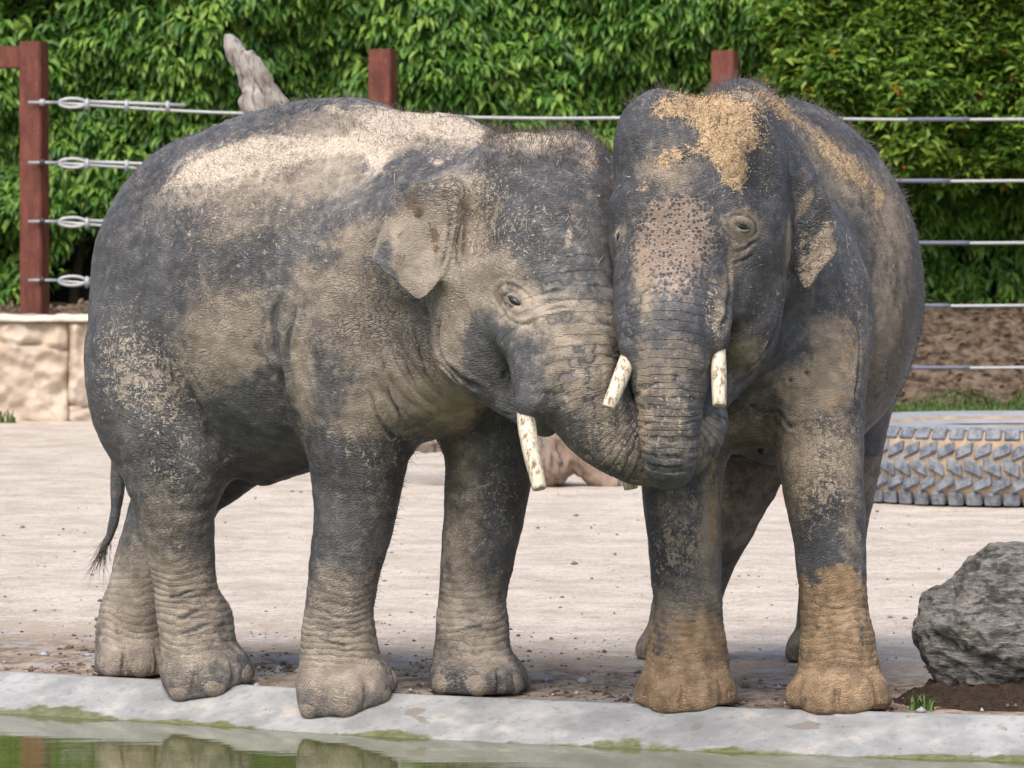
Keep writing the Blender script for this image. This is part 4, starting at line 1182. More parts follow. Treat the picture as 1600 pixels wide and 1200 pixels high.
def tuft(px, py, d, cnt, l0, l1, spread, label):
    c = P(px, py, d); c[2] = land_z(np.array([c[0]]), np.array([c[1]]))[0]
    root = empty('grass_tuft', c)
    a = rng.uniform(0, 2 * math.pi, cnt); r = spread * np.sqrt(rng.uniform(0, 1, cnt))
    pts = np.stack([c[0] + r * np.cos(a), c[1] + r * np.sin(a), np.full(cnt, c[2])], 1)
    tag(blades('blades', pts, rng.uniform(l0, l1, cnt), rng.uniform(0.002, 0.0045, cnt) * (l1 / 0.07), rng.uniform(0.2, 1.3, cnt), grass_mat, root, c), kind='stuff')
    tag(root, label, 'grass')
tuft(1442, 1110, 19.05, 60, 0.03, 0.085, 0.055, 'small green grass tuft growing at the foot of the boulder')
tuft(12, 660, 44.9, 26, 0.08, 0.2, 0.08, 'weed sprouting at the foot of the pale rock wall')

# ------------------------------------------------------------------ pale rock wall
WD = 45.3
wall_z1 = P(0, 503, WD)[2]
wroot = empty('rock_wall', (P(-100, 600, WD)[0], WD + 0.3, 0))
tag(wroot, 'pale carved rock wall below the cable fence at the left', 'wall')
m = NT('sandstone'); v = m.coord('Object')
n1 = m.noise(v, 2.2, 6, 0.6); n2 = m.noise(v, 11, 6, 0.7); n3 = m.noise(v, 50, 3, 0.6)
col = m.mix(m.ss(n1, 0.35, 0.65), (0.42, 0.33, 0.245), (0.54, 0.45, 0.36))
col = m.mix(m.ss(n2, 0.54, 0.76, 0, 0.5), col, (0.34, 0.23, 0.15))
col = m.mix(m.ss(m.noise(v, 5, 4), 0.57, 0.68, 0, 0.7), col, (0.56, 0.51, 0.44))
sand_st = m.done(col, 0.9, m.bump(m.add(n2, m.mul(n3, 0.3)), 0.02, 0.8), 0.15)
cap_mat = plain('capping_plaster', (0.56, 0.50, 0.42), 0.9, 0.2, 0.15, 9, 0.01)
edges = [-420, -230, -60, 107, 262, 430, 590, 740]
for a, b in zip(edges[:-1], edges[1:]):
    x0, x1 = P(a, 600, WD)[0] + 0.0015, P(b, 600, WD)[0] - 0.0015
    nu, nv = 44, 40
    U, T = np.meshgrid(np.linspace(0, 1, nu), np.linspace(0, 1, nv), indexing='ij')
    Xw = x0 + (x1 - x0) * U; Zw = -0.08 + (wall_z1 + 0.08 + 0.0) * T
    q = np.stack([Xw.ravel(), Zw.ravel(), np.full(U.size, a * 0.1)], 1)
    crk = np.abs(pn(q * np.array((1.0, 2.0, 1)) + 5)).reshape(U.shape)
    rel = (0.10 * fbm(q * 1.6, 3) + 0.05 * (1 - np.abs(fbm(q * 3, 3)) * 2) + 0.012 * fbm(q * 14, 3)).reshape(U.shape) - 0.06 * np.exp(-(crk / 0.03) ** 2)
    pil = np.minimum(np.minimum(U, 1 - U) / 0.06, np.minimum(1.0, (1 - T) / 0.05)); rel = rel - 0.035 * (1 - np.clip(pil, 0, 1)) ** 2
    if a == 107: rel = rel - 0.03 * np.cos(U * 40) * sstep(0.2, 0.6, T)
    Yw = WD - rel
    V = np.stack([Xw, Yw, Zw], -1).reshape(-1, 3)
    i = np.arange(nu - 1)[:, None] * nv + np.arange(nv - 1)[None]
    F = [tuple(r) for r in np.stack([i, i + nv, i + nv + 1, i + 1], -1).reshape(-1, 4)]
    n0 = len(V)
    bt = [(x0, WD + 0.5, -0.08), (x1, WD + 0.5, -0.08), (x1, WD + 0.5, wall_z1), (x0, WD + 0.5, wall_z1)]
    F += [(n0 + 1, n0, n0 + 3, n0 + 2), (n0 + 0,) + tuple(range(0, nv)) + (n0 + 3,), (n0 + 2,) + tuple(range((nu - 1) * nv, nu * nv))[::-1] + (n0 + 1,),
          tuple(k * nv + nv - 1 for k in range(nu)) + (n0 + 2, n0 + 3)]
    link('stone', mesh_np('stone', np.vstack([V, bt]) - np.array(wroot.location), F), sand_st, wroot)
xa, xb = P(edges[0], 600, WD)[0], P(edges[-1], 600, WD)[0]
nu = 160; us = np.linspace(xa, xb, nu); prof = [(0.40, 0.002), (-0.08, 0.002), (-0.09, 0.02), (-0.06, 0.05), (0.0, 0.06), (0.40, 0.06)]
V = []
for k, u in enumerate(us):
    for (yy, zz) in prof:
        jj = 0.040 * float(fbm(np.array([[u * 3, yy * 3, zz * 5]]), 3)[0])
        V.append((u, WD + yy + jj, wall_z1 + zz + (jj * 0.7 if zz > 0.01 else 0)))
np_ = len(prof); F = []
for k in range(nu - 1):
    for j in range(np_):
        j2 = (j + 1) % np_
        F.append((k * np_ + j, (k + 1) * np_ + j, (k + 1) * np_ + j2, k * np_ + j2))
F += [tuple(range(np_))[::-1], tuple((nu - 1) * np_ + j for j in range(np_))]
link('capping', mesh_np('capping', np.array(V) - np.array(wroot.location), F), cap_mat, wroot)

# ------------------------------------------------------------------ cable fence
FD = 47.0
froot = empty('cable_fence', (P(53, 600, FD)[0], FD, 0))
tag(froot, 'fence of rust red steel posts strung with grey cables before the hedge', 'fence')
fb = np.array(froot.location)
m = NT('rusty_red_steel'); v = m.coord()
vs = m.n('Mapping', None, {'Vector': v, 'Scale': (1.0, 1.0, 0.3)})
n1 = m.noise(vs, 9, 5, 0.65); n2 = m.noise(v, 30, 4, 0.7)
col = m.mix(m.ss(n1, 0.35, 0.68), (0.085, 0.023, 0.016), (0.17, 0.052, 0.034))
col = m.mix(m.ss(n2, 0.62, 0.70, 0, 0.8), col, (0.34, 0.16, 0.07))
rust = m.done(col, 0.6, m.bump(n2, 0.004, 0.5), 0.35)
galv = plain('galvanised_cable', (0.36, 0.37, 0.375), 0.45, 0.5, 0.15, 30, 0.0, 0.3)
sleeve_mat = plain('blue_grey_sleeve', (0.13, 0.14, 0.19), 0.6, 0.4, 0.2, 20)
black_nut = plain('dark_nut', (0.03, 0.03, 0.032), 0.5, 0.4, 0.2, 20)
def box_mesh(name, c, half, rz=0.0, bev=0.008):
    bm = bmesh.new(); bmesh.ops.create_cube(bm, size=1.0)
    for vv in bm.verts: vv.co = Vector((vv.co.x * half[0] * 2, vv.co.y * half[1] * 2, vv.co.z * half[2] * 2))
    if bev: bmesh.ops.bevel(bm, geom=bm.edges[:], offset=bev, segments=2, affect='EDGES')
    bmesh.ops.rotate(bm, verts=bm.verts, cent=(0, 0, 0), matrix=Matrix.Rotation(rz, 3, 'Z'))
    bmesh.ops.translate(bm, verts=bm.verts, vec=Vector(c))
    me = bpy.data.meshes.new(name); bm.to_mesh(me); bm.free(); return me
def rod(name, a, b, r, mat, parent, seg=10):
    C = np.array([np.append(np.array(a) - fb, r), np.append(np.array(b) - fb, r)])
    return link(name, tube_mesh(name, C, seg), mat, parent)
posts = [(-500, 60), (53, 65), (598, 77), (1133, 79), (1672, 82)]
for px, py in posts:
    c = P(px, py, FD); ztop = c[2]
    h = (ztop + 0.3) / 2
    link('post', box_mesh('post', np.array((c[0], FD, ztop - h)) - fb, (0.112, 0.112, h), math.radians(-17), 0.012), rust, froot, smooth=False)
za, zb = P(20, 72, FD)[2], P(20, 107, FD)[2]
xl, xr = P(-500, 90, FD)[0] + 0.115, P(53, 90, FD)[0] - 0.125
link('rail', box_mesh('rail', np.array(((xl + xr) / 2, FD + 0.01, (za + zb) / 2)) - fb, ((xr - xl) / 2, 0.07, (za - zb) / 2), 0, 0.01), rust, froot, smooth=False)
rows = [(160, 181, 183, 185), (254, 273, 277, 281), (346, 371, 375, 378), (438, 467, 472, 476), (531, 563, 569, 573)]
for k, (l, mi, r_, e_) in enumerate(rows):
    yf = FD - 0.165
    pts = []
    for px, py in ((92, l + 1), (330, l * 0.35 + mi * 0.65 + 2), (598, mi), (866, (mi + r_) / 2 + 3), (1133, r_), (1400, e_ + 2), (1672, e_ + 1)):
        q = P(px, py, yf); pts.append((q - fb, 0.0155))
    cable = link('cable', tube_mesh('cable', spline(pts, 6), 8), galv, froot)
    p0 = P(45, l, yf)
    rod('threaded_rod', P(44, l, yf), P(96, l, yf), 0.014, galv, cable)
    rod('nut', P(62, l, yf), P(70, l, yf), 0.036, black_nut if k else galv, cable, 6)
    lp = [(P(92 + 21 - 21 * math.cos(t), l + 1 - 7 * math.sin(t), yf) - fb, 0.016) for t in np.linspace(0.0, 2 * math.pi, 15)]
    link('thimble_loop', tube_mesh('thimble_loop', spline(lp, 2), 8), galv, cable)
    dbl = [(P(132, l + 2, yf) - fb + np.array((0, -0.01, 0.022)), 0.016), (P(290, l + 8, yf) - fb + np.array((0, -0.01, 0.022)), 0.016)]
    link('cable_tail', tube_mesh('cable_tail', spline(dbl, 3), 8), galv, cable)
    for cxp in (136, 198, 262):
        c = P(cxp, l + 3 + (cxp - 136) * 0.03, yf)
        link('clamp', box_mesh('clamp', c - fb, (0.022, 0.03, 0.055), 0, 0.008), galv, cable)
    for a, b in ((1418, 1515),):
        off = (0, 0, 0, 0, 6)[k]
        sl = [(P(a + t * (b - a) + (-30 if k in (1, 3) else 0), e_ + 1.6 - 0.2 * t, yf) - fb, 0.0195) for t in (0, .5, 1)]
        link('sleeve', tube_mesh('sleeve', spline(sl, 3), 10), sleeve_mat, cable)

# ------------------------------------------------------------------ leaning dead tree
LD = 34.5
m = NT('driftwood'); v = m.coord()
n1 = m.noise(v, 4, 5, 0.6); n2 = m.noise(m.n('Mapping', None, {'Vector': v, 'Rotation': (0, 0.64, 0), 'Scale': (1.0, 1.0, 0.12)}), 26, 5, 0.7)
zz = m.n('SeparateXYZ', None, {0: v}, 2)
col = m.mix(m.ss(n1, 0.35, 0.65), (0.20, 0.175, 0.15), (0.40, 0.37, 0.34))
col = m.mix(m.mul(m.ss(zz, 1.3, 0.6), m.ss(m.noise(v, 2.2, 3), 0.40, 0.55, 0, 0.8)), col, (0.27, 0.185, 0.13))
col = m.mix(m.ss(n2, 0.50, 0.66, 0, 0.8), col, (0.075, 0.058, 0.045))
drift = m.done(col, 0.85, m.bump(n2, 0.02, 0.8), 0.2)
S = SDF()
lb = np.array((P(800, 700, LD)[0], LD, 0.0))
S.chain([(P(357, 60, LD), .018), (P(370, 84, LD), .048), (P(388, 118, LD), .055), (P(408, 158, LD), .070), (P(440, 205, LD), .10), (P(520, 300, LD), .15), (P(660, 480, LD), .18), (P(790, 640, LD), .20), (P(850, 715, LD), .20)], k=0.05)
S.chain([(P(390, 88, LD - .05), .022), (P(408, 118, LD - .05), .036), (P(436, 165, LD - .05), .05), (P(500, 260, LD), .08)], k=0.02)
S.ell(P(398, 158, LD), (0.085, 0.09, 0.11), k=0.04)
S.chain([(P(840, 700, LD), .17), (P(890, 705, LD), .12), (P(930, 735, LD), .09), (P(985, 775, LD), .06)], k=0.05)
S.chain([(P(840, 700, LD), .17), (P(780, 690, LD), .12), (P(700, 688, LD - .1), .075), (P(655, 690, LD - .1), .045)], k=0.05)
S.chain([(P(850, 690, LD), .17), (P(850, 740, LD + .3), .14), (P(840, 790, LD + .5), .1)], k=0.05)
dead = rock_from_sdf('dead_tree', S, (-2.3, LD - 0.6, -0.2), (1.1, LD + 0.9, 3.3), 0.018, 0.016, drift, base=lb, grain=(0.6, 0.0, -0.8))
dead.location = lb
tag(dead, 'grey leaning dead tree trunk standing behind the elephants', 'dead tree')

# ------------------------------------------------------------------ giant tyre lying flat
TC = np.array((P(1605, 700, 33.38)[0], 33.38, 0.0)); TR, TH = 1.47, 0.52
troot = empty('giant_tyre', TC)
tag(troot, 'giant dusty tractor tyre lying flat on the sand at the right', 'tyre')
m = NT('dusty_rubber'); v = m.coord()
n1 = m.noise(v, 7, 5, 0.65)
carc = m.done(m.mix(m.ss(n1, 0.35, 0.6), (0.38, 0.29, 0.20), (0.27, 0.21, 0.155)), 0.9, m.bump(n1, 0.02, 0.6), 0.15)
m = NT('worn_rubber'); v = m.coord('Object')
rnd = m.n('ObjectInfo', None, None, 'Random')
n1 = m.noise(m.n('VectorMath', {'operation': 'ADD'}, {0: v, 1: m.n('CombineXYZ', None, {0: m.mul(rnd, 40.0)})}), 16, 5, 0.7)
col = m.mix(m.ss(n1, 0.36, 0.62), (0.075, 0.088, 0.115), (0.20, 0.215, 0.24))
col = m.mix(m.ss(m.noise(v, 30, 3), 0.52, 0.7, 0, 0.7), col, (0.27, 0.21, 0.15))
lugm = m.done(col, 0.62, m.bump(n1, 0.008, 0.6), 0.35)
prof = [(TR - 0.62, 0.06), (TR - 0.60, 0.0), (TR - 0.25, 0.0), (TR - 0.06, 0.03), (TR - 0.02, 0.10), (TR, 0.26), (TR - 0.02, 0.42), (TR - 0.07, 0.49), (TR - 0.25, TH), (TR - 0.50, TH - 0.02), (TR - 0.62, TH - 0.09), (TR - 0.56, TH - 0.16), (TR - 0.2, 0.4), (TR - 0.15, 0.26), (TR - 0.2, 0.12), (TR - 0.56, 0.10)]
seg = 120; V = []; F = []
for k in range(seg):
    a = 2 * math.pi * k / seg
    for r, z in prof: V.append((r * math.cos(a), r * math.sin(a), z + 0.004))
npf = len(prof)
for k in range(seg):
    for j in range(npf):
        k2, j2 = (k + 1) % seg, (j + 1) % npf
        F.append((k * npf + j, k2 * npf + j, k2 * npf + j2, k * npf + j2))
link('carcass', mesh_np('carcass', np.array(V), F), carc, troot)
sw = [(TR - 0.075, 0.496), (TR - 0.25, TH + 0.006), (TR - 0.45, TH - 0.008), (TR - 0.60, TH - 0.068)]
V = [(r * math.cos(2 * math.pi * k / seg), r * math.sin(2 * math.pi * k / seg), z + 0.006) for k in range(seg) for r, z in sw]
F = [(k * 4 + j, ((k + 1) % seg) * 4 + j, ((k + 1) % seg) * 4 + j + 1, k * 4 + j + 1) for k in range(seg) for j in range(3)]
link('sidewall', mesh_np('sidewall', np.array(V), F), plain('sidewall_rubber', (0.26, 0.27, 0.285), 0.6, 0.35, 0.35, 4, 0.01), troot)
NL = 72
lug_meshes = []
for (w, h, slant) in ((0.053, 0.046, 0), (0.060, 0.040, 0.45), (0.060, 0.044, -0.45), (0.060, 0.040, 0.45), (0.053, 0.046, 0)):
    bm = bmesh.new(); bmesh.ops.create_cube(bm, size=1.0)
    for vv in bm.verts: vv.co = Vector((vv.co.x * 0.055, vv.co.y * 2 * w, vv.co.z * 2 * h))
    bmesh.ops.bevel(bm, geom=bm.edges[:], offset=0.011, segments=1, affect='EDGES')
    for vv in bm.verts:
        vv.co.z += vv.co.y * slant; vv.co.x += 0.008 * math.sin(vv.co.y * 60 + vv.co.z * 40)
    me = bpy.data.meshes.new('lug'); bm.to_mesh(me); bm.free(); me.materials.append(lugm)
    lug_meshes.append(me)
rowz = [(0.475, 0.055), (0.372, 0.015), (0.262, 0.005), (0.158, 0.012), (0.056, 0.035)]
rest = bmesh.new()
for rI, (z, inset) in enumerate(rowz):
    for k in range(NL):
        a = 2 * math.pi * (k + (0.5 if rI % 2 else 0.0)) / NL
        r = TR - inset - 0.008
        mat4 = Matrix.Translation((r * math.cos(a), r * math.sin(a), z)) @ Matrix.Rotation(a, 4, 'Z') @ Matrix.Rotation({0: -0.35, 4: 0.3}.get(rI, 0.0), 4, 'Y')
        view = math.sin(a) < -0.02 and math.cos(a) < 0.80
        if view:
            o = bpy.data.objects.new('lug', lug_meshes[rI]); COL.objects.link(o); o.parent = troot
            o.matrix_local = mat4
            o.scale = (1, rng.uniform(0.92, 1.06), rng.uniform(0.92, 1.06))
        else:
            tmp = lug_meshes[rI].copy(); tmp.transform(mat4); rest.from_mesh(tmp); bpy.data.meshes.remove(tmp)
me = bpy.data.meshes.new('tread'); rest.to_mesh(me); rest.free()
tag(link('tread', me, lugm, troot, smooth=False), kind='stuff')

# sand crumbs on the elephants
tag(scatter_mesh('sand_crumbs', np.concatenate([a for a, b in CR]), np.concatenate([b for a, b in CR]), plain('sand_crumb', (0.50, 0.36, 0.22), 0.95, 0.1, 0.35, 12), 0.8),
    'tan sand crumbs caked on the elephants\' heads and backs', 'sand', kind='stuff')
# ------------------------------------------------------------------ hedge and tree
def leaf_material(name, dark, mid, young, spice, glow=(0.28, 0.42, 0.07)):
    m = NT(name)
    t = m.attr('tint'); v = m.coord()
    c = m.ramp(t, [(0.0, dark), (0.45, mid), (0.80, young), (0.97, young), (0.985, spice), (1.0, spice)])
    c = m.mix(m.ss(m.noise(v, 25, 2), 0.3, 0.7, 0.0, 0.35), c, tuple(x * 0.6 for x in mid))
    tr = m.n('BsdfTranslucent', None, {'Color': m.mix(0.5, c, glow)})
    mat = m.done(c, 0.40, None, 0.32)
    mx = m.t.nodes.new('ShaderNodeMixShader'); mx.inputs[0].default_value = 0.30
    m.t.links.new(m.b.outputs[0], mx.inputs[1]); m.t.links.new(tr, mx.inputs[2]); m.t.links.new(mx.outputs[0], m.out.inputs[0])
    return mat

LEAF_V = np.array([(0, 0, 0), (0.35, -0.5, 0.10), (0.38, 0, -0.03), (0.35, 0.5, 0.10), (0.72, -0.38, 0.02), (0.75, 0, -0.10), (0.72, 0.38, 0.02), (1.0, 0, -0.26)])
LEAF_F = [(0, 1, 2), (0, 2, 3), (1, 4, 5, 2), (2, 5, 6, 3), (4, 7, 5), (5, 7, 6)]
def leaf_frames(dirs, up_hint):
    f = dirs / np.linalg.norm(dirs, axis=1)[:, None]
    s = np.cross(up_hint, f); s /= np.linalg.norm(s, axis=1)[:, None] + 1e-9
    u = np.cross(f, s)
    return f, s, u
def leaf_mass(name, pos, f, s, u, length, width, tint, mat, parent, base):
    n = len(pos)
    V = (pos - np.array(base))[:, None, :] + LEAF_V[None, :, 0:1] * f[:, None] * length[:, None, None] + LEAF_V[None, :, 1:2] * s[:, None] * width[:, None, None] + LEAF_V[None, :, 2:3] * u[:, None] * length[:, None, None]
    tri = np.array([(0, 1, 2), (0, 2, 3), (1, 4, 5), (1, 5, 2), (2, 5, 6), (2, 6, 3), (4, 7, 5), (5, 7, 6)])
    F = (tri[None] + (np.arange(n) * 8)[:, None, None]).reshape(-1, 3)
    me = mesh_np(name, V.reshape(-1, 3), F)
    fattr(me, 'tint', np.repeat(tint, 8))
    return tag(link(name, me, mat, parent, smooth=False), kind='stuff')
def leaf_meshes(mat, tints):
    out = []
    for t in tints:
        me = bpy.data.meshes.new('leaf'); me.from_pydata([tuple(v) for v in LEAF_V], [], LEAF_F); me.update()
        fattr(me, 'tint', np.full(8, t)); me.materials.append(mat); out.append(me)
    return out
def single_leaves(idx, pos, f, s, u, length, width, tint, meshes, tints, parent, base):
    for i in idx:
        o = bpy.data.objects.new('leaf', meshes[int(np.argmin(np.abs(np.array(tints) - tint[i])))])
        COL.objects.link(o); o.parent = parent
        Mx = Matrix.Identity(4)
        for r in range(3):
            Mx[r][0] = f[i][r] * length[i]; Mx[r][1] = s[i][r] * width[i]; Mx[r][2] = u[i][r] * length[i]; Mx[r][3] = pos[i][r] - base[r]
        o.matrix_local = Mx

def shoots(cx, cy, cz, per, l0, l1, wr, droop, out_dir, spread):
    """whorls of leaves; droop > 0 hangs down, < 0 points up"""
    n = len(cx)
    k = rng.integers(per[0], per[1] + 1, n)
    si = np.repeat(np.arange(n), k); N = len(si)
    ang = rng.uniform(0, 2 * math.pi, N)
    axis_jit = rng.normal(0, 0.25, (n, 3))
    d = np.stack([np.cos(ang) * 0.8, np.sin(ang) * 0.55, np.zeros(N)], 1)
    d[:, 2] = -droop + rng.normal(0, 0.30, N)
    d += np.array(out_dir) * rng.uniform(0.2, 0.7, N)[:, None] + axis_jit[si]
    pos = np.stack([cx, cy, cz], 1)[si] + rng.normal(0, spread, (N, 3))
    up = np.stack([d[:, 0] * 0.3, d[:, 1] * 0.3 - 0.25, np.ones(N)], 1) + rng.normal(0, 0.35, (N, 3))
    f, s, u = leaf_frames(d, up)
    L = rng.uniform(l0, l1, N) * rng.uniform(0.8, 1.1, n)[si]
    tint = np.clip(rng.normal(0.48, 0.24, n)[si] + rng.normal(0, 0.12, N), 0, 0.92)
    return si, pos, f, s, u, L, L * wr * rng.uniform(0.8, 1.2, N), tint

HD = 50.2
hedge = empty('hedge', (0, HD + 1, 0.9))
tag(hedge, 'tall dense hedge of drooping glossy green leaves behind the cable fence', 'hedge')
hb = np.array(hedge.location)
hmat = leaf_material('hedge_leaf', (0.030, 0.092, 0.016), (0.085, 0.21, 0.032), (0.26, 0.41, 0.07), (0.25, 0.17, 0.03))

def hedge_front(x, z):
    q = np.stack([x, z, np.zeros_like(x)], 1)
    return HD - 0.45 * fbm(q * np.array((0.75, 0.85, 1)) + 4, 3) - 0.12 * pn(q * 3.1)
def hedge_bottom(x):
    px = 800 + x * FPX / HD
    b = np.interp(px, [-800, 0, 60, 140, 220, 400, 1000, 1330, 1600, 2300], [0.9, 0.95, 1.15, 1.75, 1.35, 1.0, 1.0, 0.95, 0.9, 0.9])
    return b + 0.15 * np.sin(x * 2.3)

n = 13500
x = rng.uniform(-8.5, 8.5, n); z = rng.uniform(0.8, 4.6, n)
ok = z > hedge_bottom(x)
x, z = x[ok], z[ok]
y = hedge_front(x, z)
q = np.stack([x, z, np.full_like(x, 7.0)], 1)
dens = fbm(q * np.array((1.5, 1.7, 1.0)), 3)
holes = (dens > -0.5)
# a darker gap at the upper left corner
pxs = 800 + x * FPX / y; pys = 330 - (z - CAM_H) * FPX / y
holes &= ~((pxs < 110) & (pys < 60) & (rng.uniform(0, 1, len(x)) < 0.85))
x, y, z = x[holes], y[holes], z[holes]
si, pos, f, s, u, L, W, tint = shoots(x, y, z, (5, 9), 0.115, 0.19, 0.36, 0.75, (0, -1, 0), 0.03)
front = (800 + pos[:, 0] * FPX / pos[:, 1])
tint = np.clip(tint + 0.10 * pn(np.stack([pos[:, 0], pos[:, 2], pos[:, 0] * 0], 1) * 1.4), 0, 0.96)
vis = np.nonzero((front > 5) & (front < 1230) & (pos[:, 2] > 1.0) & (pos[:, 2] < 4.0))[0]
score = L[vis] * 2 - (pos[vis, 1] - hedge_front(pos[vis, 0], pos[vis, 2])) + rng.uniform(0, 0.06, len(vis))
pick = vis[np.argsort(-score)[:300]]
lt = [0.1, 0.25, 0.4, 0.55, 0.7, 0.88]
single_leaves(pick, pos, f, s, u, L, W, tint, leaf_meshes(hmat, lt), lt, hedge, hb)
mask = np.ones(len(pos), bool); mask[pick] = False
# inner and upper leaves
n = 9000
x2 = rng.uniform(-9, 9, n); z2 = rng.uniform(0.9, 4.6, n)
ok = z2 > hedge_bottom(x2) - 0.1; x2, z2 = x2[ok], z2[ok]
y2 = hedge_front(x2, z2) + rng.uniform(0.2, 0.7, len(x2))
a2 = shoots(x2, y2, z2, (3, 6), 0.11, 0.18, 0.36, 0.5, (0, -1, 0), 0.08)
n = 9000
x3 = rng.uniform(-22, 22, n); z3 = rng.uniform(0.9, 10.0, n)
ok = (np.abs(x3) > 8.3) | (z3 > 4.5); x3, z3 = x3[ok], z3[ok]
y3 = hedge_front(x3, z3) + rng.uniform(0, 0.5, len(x3)) + sstep(8.0, 10, z3) * 1.2
a3 = shoots(x3, y3, z3, (4, 6), 0.2, 0.34, 0.42, 0.5, (0, -1, 0), 0.1)
cat = [np.concatenate([A[mask] if q_ == 0 else A for q_, A in enumerate(t)]) for t in zip((pos, f, s, u, L, W, tint), a2[1:], a3[1:])]
leaf_mass('foliage', *cat, hmat, hedge, hb)
# dark sheet behind the leaves, its colour standing in for inner shade
wood_shade = plain('wood_and_shade', (0.035, 0.028, 0.02), 0.95, 0.1, 0.5, 6, 0.03)  # wood of stems, trunk and limbs, and the painted-dark backing sheet
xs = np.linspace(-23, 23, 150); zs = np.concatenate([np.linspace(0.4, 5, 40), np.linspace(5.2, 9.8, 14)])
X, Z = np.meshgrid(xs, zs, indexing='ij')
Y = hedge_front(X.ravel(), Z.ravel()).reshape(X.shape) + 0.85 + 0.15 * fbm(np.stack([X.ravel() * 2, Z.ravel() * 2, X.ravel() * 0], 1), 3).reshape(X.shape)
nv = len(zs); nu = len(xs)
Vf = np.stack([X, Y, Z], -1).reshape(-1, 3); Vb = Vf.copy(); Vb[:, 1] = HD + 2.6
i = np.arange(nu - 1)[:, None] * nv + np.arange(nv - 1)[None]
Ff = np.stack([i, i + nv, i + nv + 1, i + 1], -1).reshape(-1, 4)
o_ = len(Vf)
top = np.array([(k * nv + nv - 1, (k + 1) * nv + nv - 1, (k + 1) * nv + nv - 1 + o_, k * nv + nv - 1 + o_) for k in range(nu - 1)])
link('shade_backing', mesh_np('shade_backing', np.vstack([Vf, Vb]) - hb, np.concatenate([Ff, Ff[:, ::-1] + o_, top])), wood_shade, hedge)
# stems at the foot of the hedge
for k in range(14):
    xx = -8 + k * 1.18 + rng.uniform(-.3, .3); y0 = HD + 0.5
    zb_ = float(land_z(np.array([xx]), np.array([y0]))[0])
    C = spline([(np.array((xx, y0, zb_ - 0.1)) - hb, .07), (np.array((xx + rng.uniform(-.15, .15), y0 - .1, zb_ + 0.6)) - hb, .055), (np.array((xx + rng.uniform(-.4, .4), y0 + .2, zb_ + 1.6)) - hb, .04)], 4)
    link('stem', tube_mesh('stem', C, 8), wood_shade, hedge)

# the broader tree leaning over the fence at the right
TD = 49.0
tree = empty('broadleaf_tree', (P(1480, 500, TD)[0], TD + 2.1, 0.9))
tag(tree, 'bushy tree with loose upright leaf sprays and a few orange leaves at the upper right', 'tree')
tb = np.array(tree.location)
tmat = leaf_material('tree_leaf', (0.030, 0.083, 0.014), (0.10, 0.21, 0.026), (0.30, 0.41, 0.055), (0.60, 0.19, 0.02))
trunk_pts = [(np.array((0, 0, -0.3)), .16), (np.array((0.05, -0.1, 0.6)), .13), (np.array((-0.05, -0.15, 1.6)), .11), (np.array((0.1, -0.2, 3.0)), .08)]
trunk = link('trunk', tube_mesh('trunk', spline(trunk_pts, 5), 10), wood_shade, tree)
lumps = []
for px, py, r in ((1250, 40, .38), (1300, 110, .42), (1370, 60, .45), (1420, 150, .42), (1340, 190, .33), (1480, 70, .40), (1560, 40, .42), (1570, 130, .40), (1500, 170, .36), (1440, 0, .42), (1330, -20, .42), (1540, -20, .45), (1580, 240, .36), (1490, 255, .30), (1430, 235, .25), (1240, 130, .26), (1650, 90, .5), (1650, 220, .5), (1600, -90, .6), (1400, -110, .6)):
    lumps.append((P(px, py, TD + rng.uniform(-0.15, 0.35)), r))
for c, r in lumps[::2]:
    C = spline([(np.array((0, -0.15, 1.2)), .05), (0.5 * (c - tb) + np.array((0, -0.05, 0.5)), .035), (c - tb, .015)], 4)
    link('limb', tube_mesh('limb', C, 6), wood_shade, trunk)
cs = []
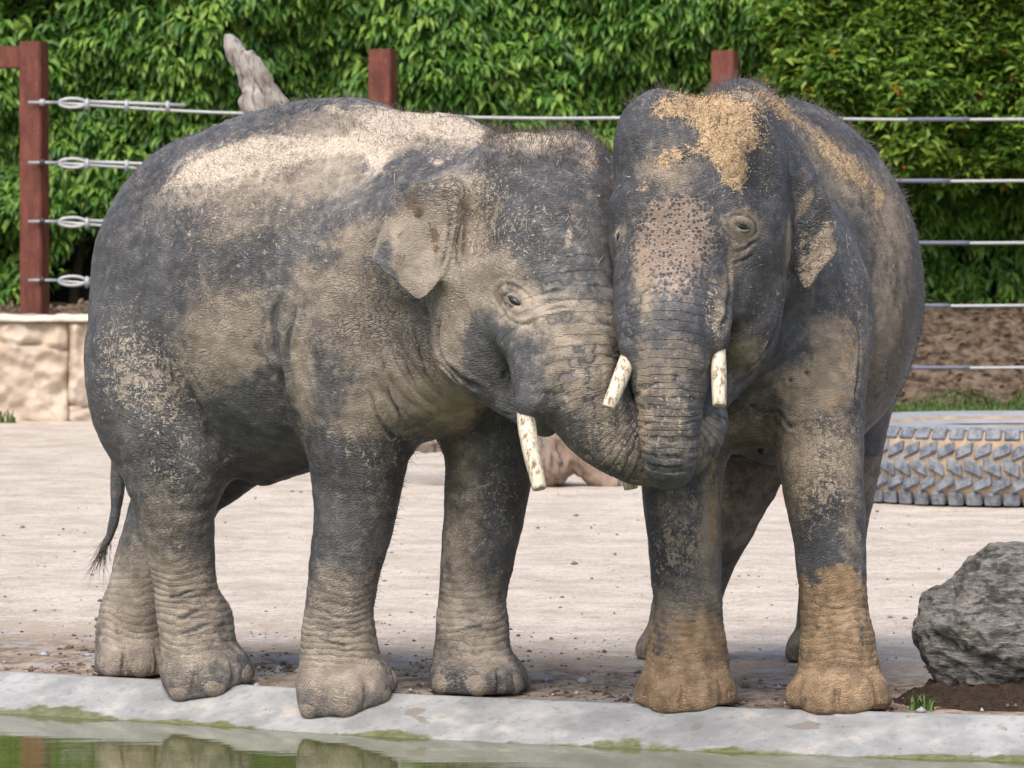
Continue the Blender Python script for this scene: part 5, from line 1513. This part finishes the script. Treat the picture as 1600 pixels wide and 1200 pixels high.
for c, r in lumps:
    k = int(330 * (r / 0.4) ** 2)
    d = rng.normal(size=(k, 3)); d /= np.linalg.norm(d, axis=1)[:, None]
    rr = r * (0.55 + 0.5 * rng.uniform(0, 1, k) ** 0.5) * (1 + 0.35 * pn(d * 2.0 + c))
    cs.append(c + d * rr[:, None] * np.array((1.1, 0.8, 0.85)))
cs = np.concatenate(cs); cs = cs[cs[:, 1] < TD + 0.45]
si, pos, f, s, u, L, W, tint = shoots(cs[:, 0], cs[:, 1], cs[:, 2], (4, 7), 0.09, 0.155, 0.42, 0.02, (0, -1, 0.25), 0.03)
tint = np.where(rng.uniform(0, 1, len(tint)) < 0.006, 1.0, tint)
front = 800 + pos[:, 0] * FPX / pos[:, 1]; fy = 330 - (pos[:, 2] - CAM_H) * FPX / pos[:, 1]
vis = np.nonzero((front > 1230) & (front < 1595) & (fy > 5) & (fy < 280))[0]
score = L[vis] * 2 - (pos[vis, 1] - TD) * 0.8 + rng.uniform(0, 0.06, len(vis))
pick = vis[np.argsort(-score)[:300]]
crown = empty('crown', (0, 0, 0)); crown.parent = tree
lt2 = lt + [1.0]
tint[pick] = np.where(tint[pick] < 0.99, np.minimum(tint[pick], 0.9), 1.0)
single_leaves(pick, pos, f, s, u, L, W, tint, leaf_meshes(tmat, lt2), lt2, crown, tb)
mask = np.ones(len(pos), bool); mask[pick] = False
leaf_mass('foliage', pos[mask], f[mask], s[mask], u[mask], L[mask], W[mask], tint[mask], tmat, crown, tb)

# leaf litter on the soil bank
n = 3500
x = rng.uniform(-8, 8, n); y = rng.uniform(47.5, 50.3, n)
d = rng.normal(size=(n, 3)); d[:, 2] *= 0.35
f, s, u = leaf_frames(d, np.tile((0, -0.3, 1.0), (n, 1)))
litter = leaf_material('litter_leaf', (0.06, 0.038, 0.022), (0.16, 0.105, 0.065), (0.30, 0.235, 0.17), (0.07, 0.09, 0.03), (0.18, 0.12, 0.07))
L = rng.uniform(0.05, 0.12, n)
o = leaf_mass('leaf_litter', np.stack([x, y, land_z(x, y) + 0.015], 1), f, s, u, L, L * 0.45, rng.uniform(0, 1, n), litter, None, (0, 0, 0))
tag(o, 'brown fallen leaves littering the soil bank under the hedge', 'leaves', kind='stuff')
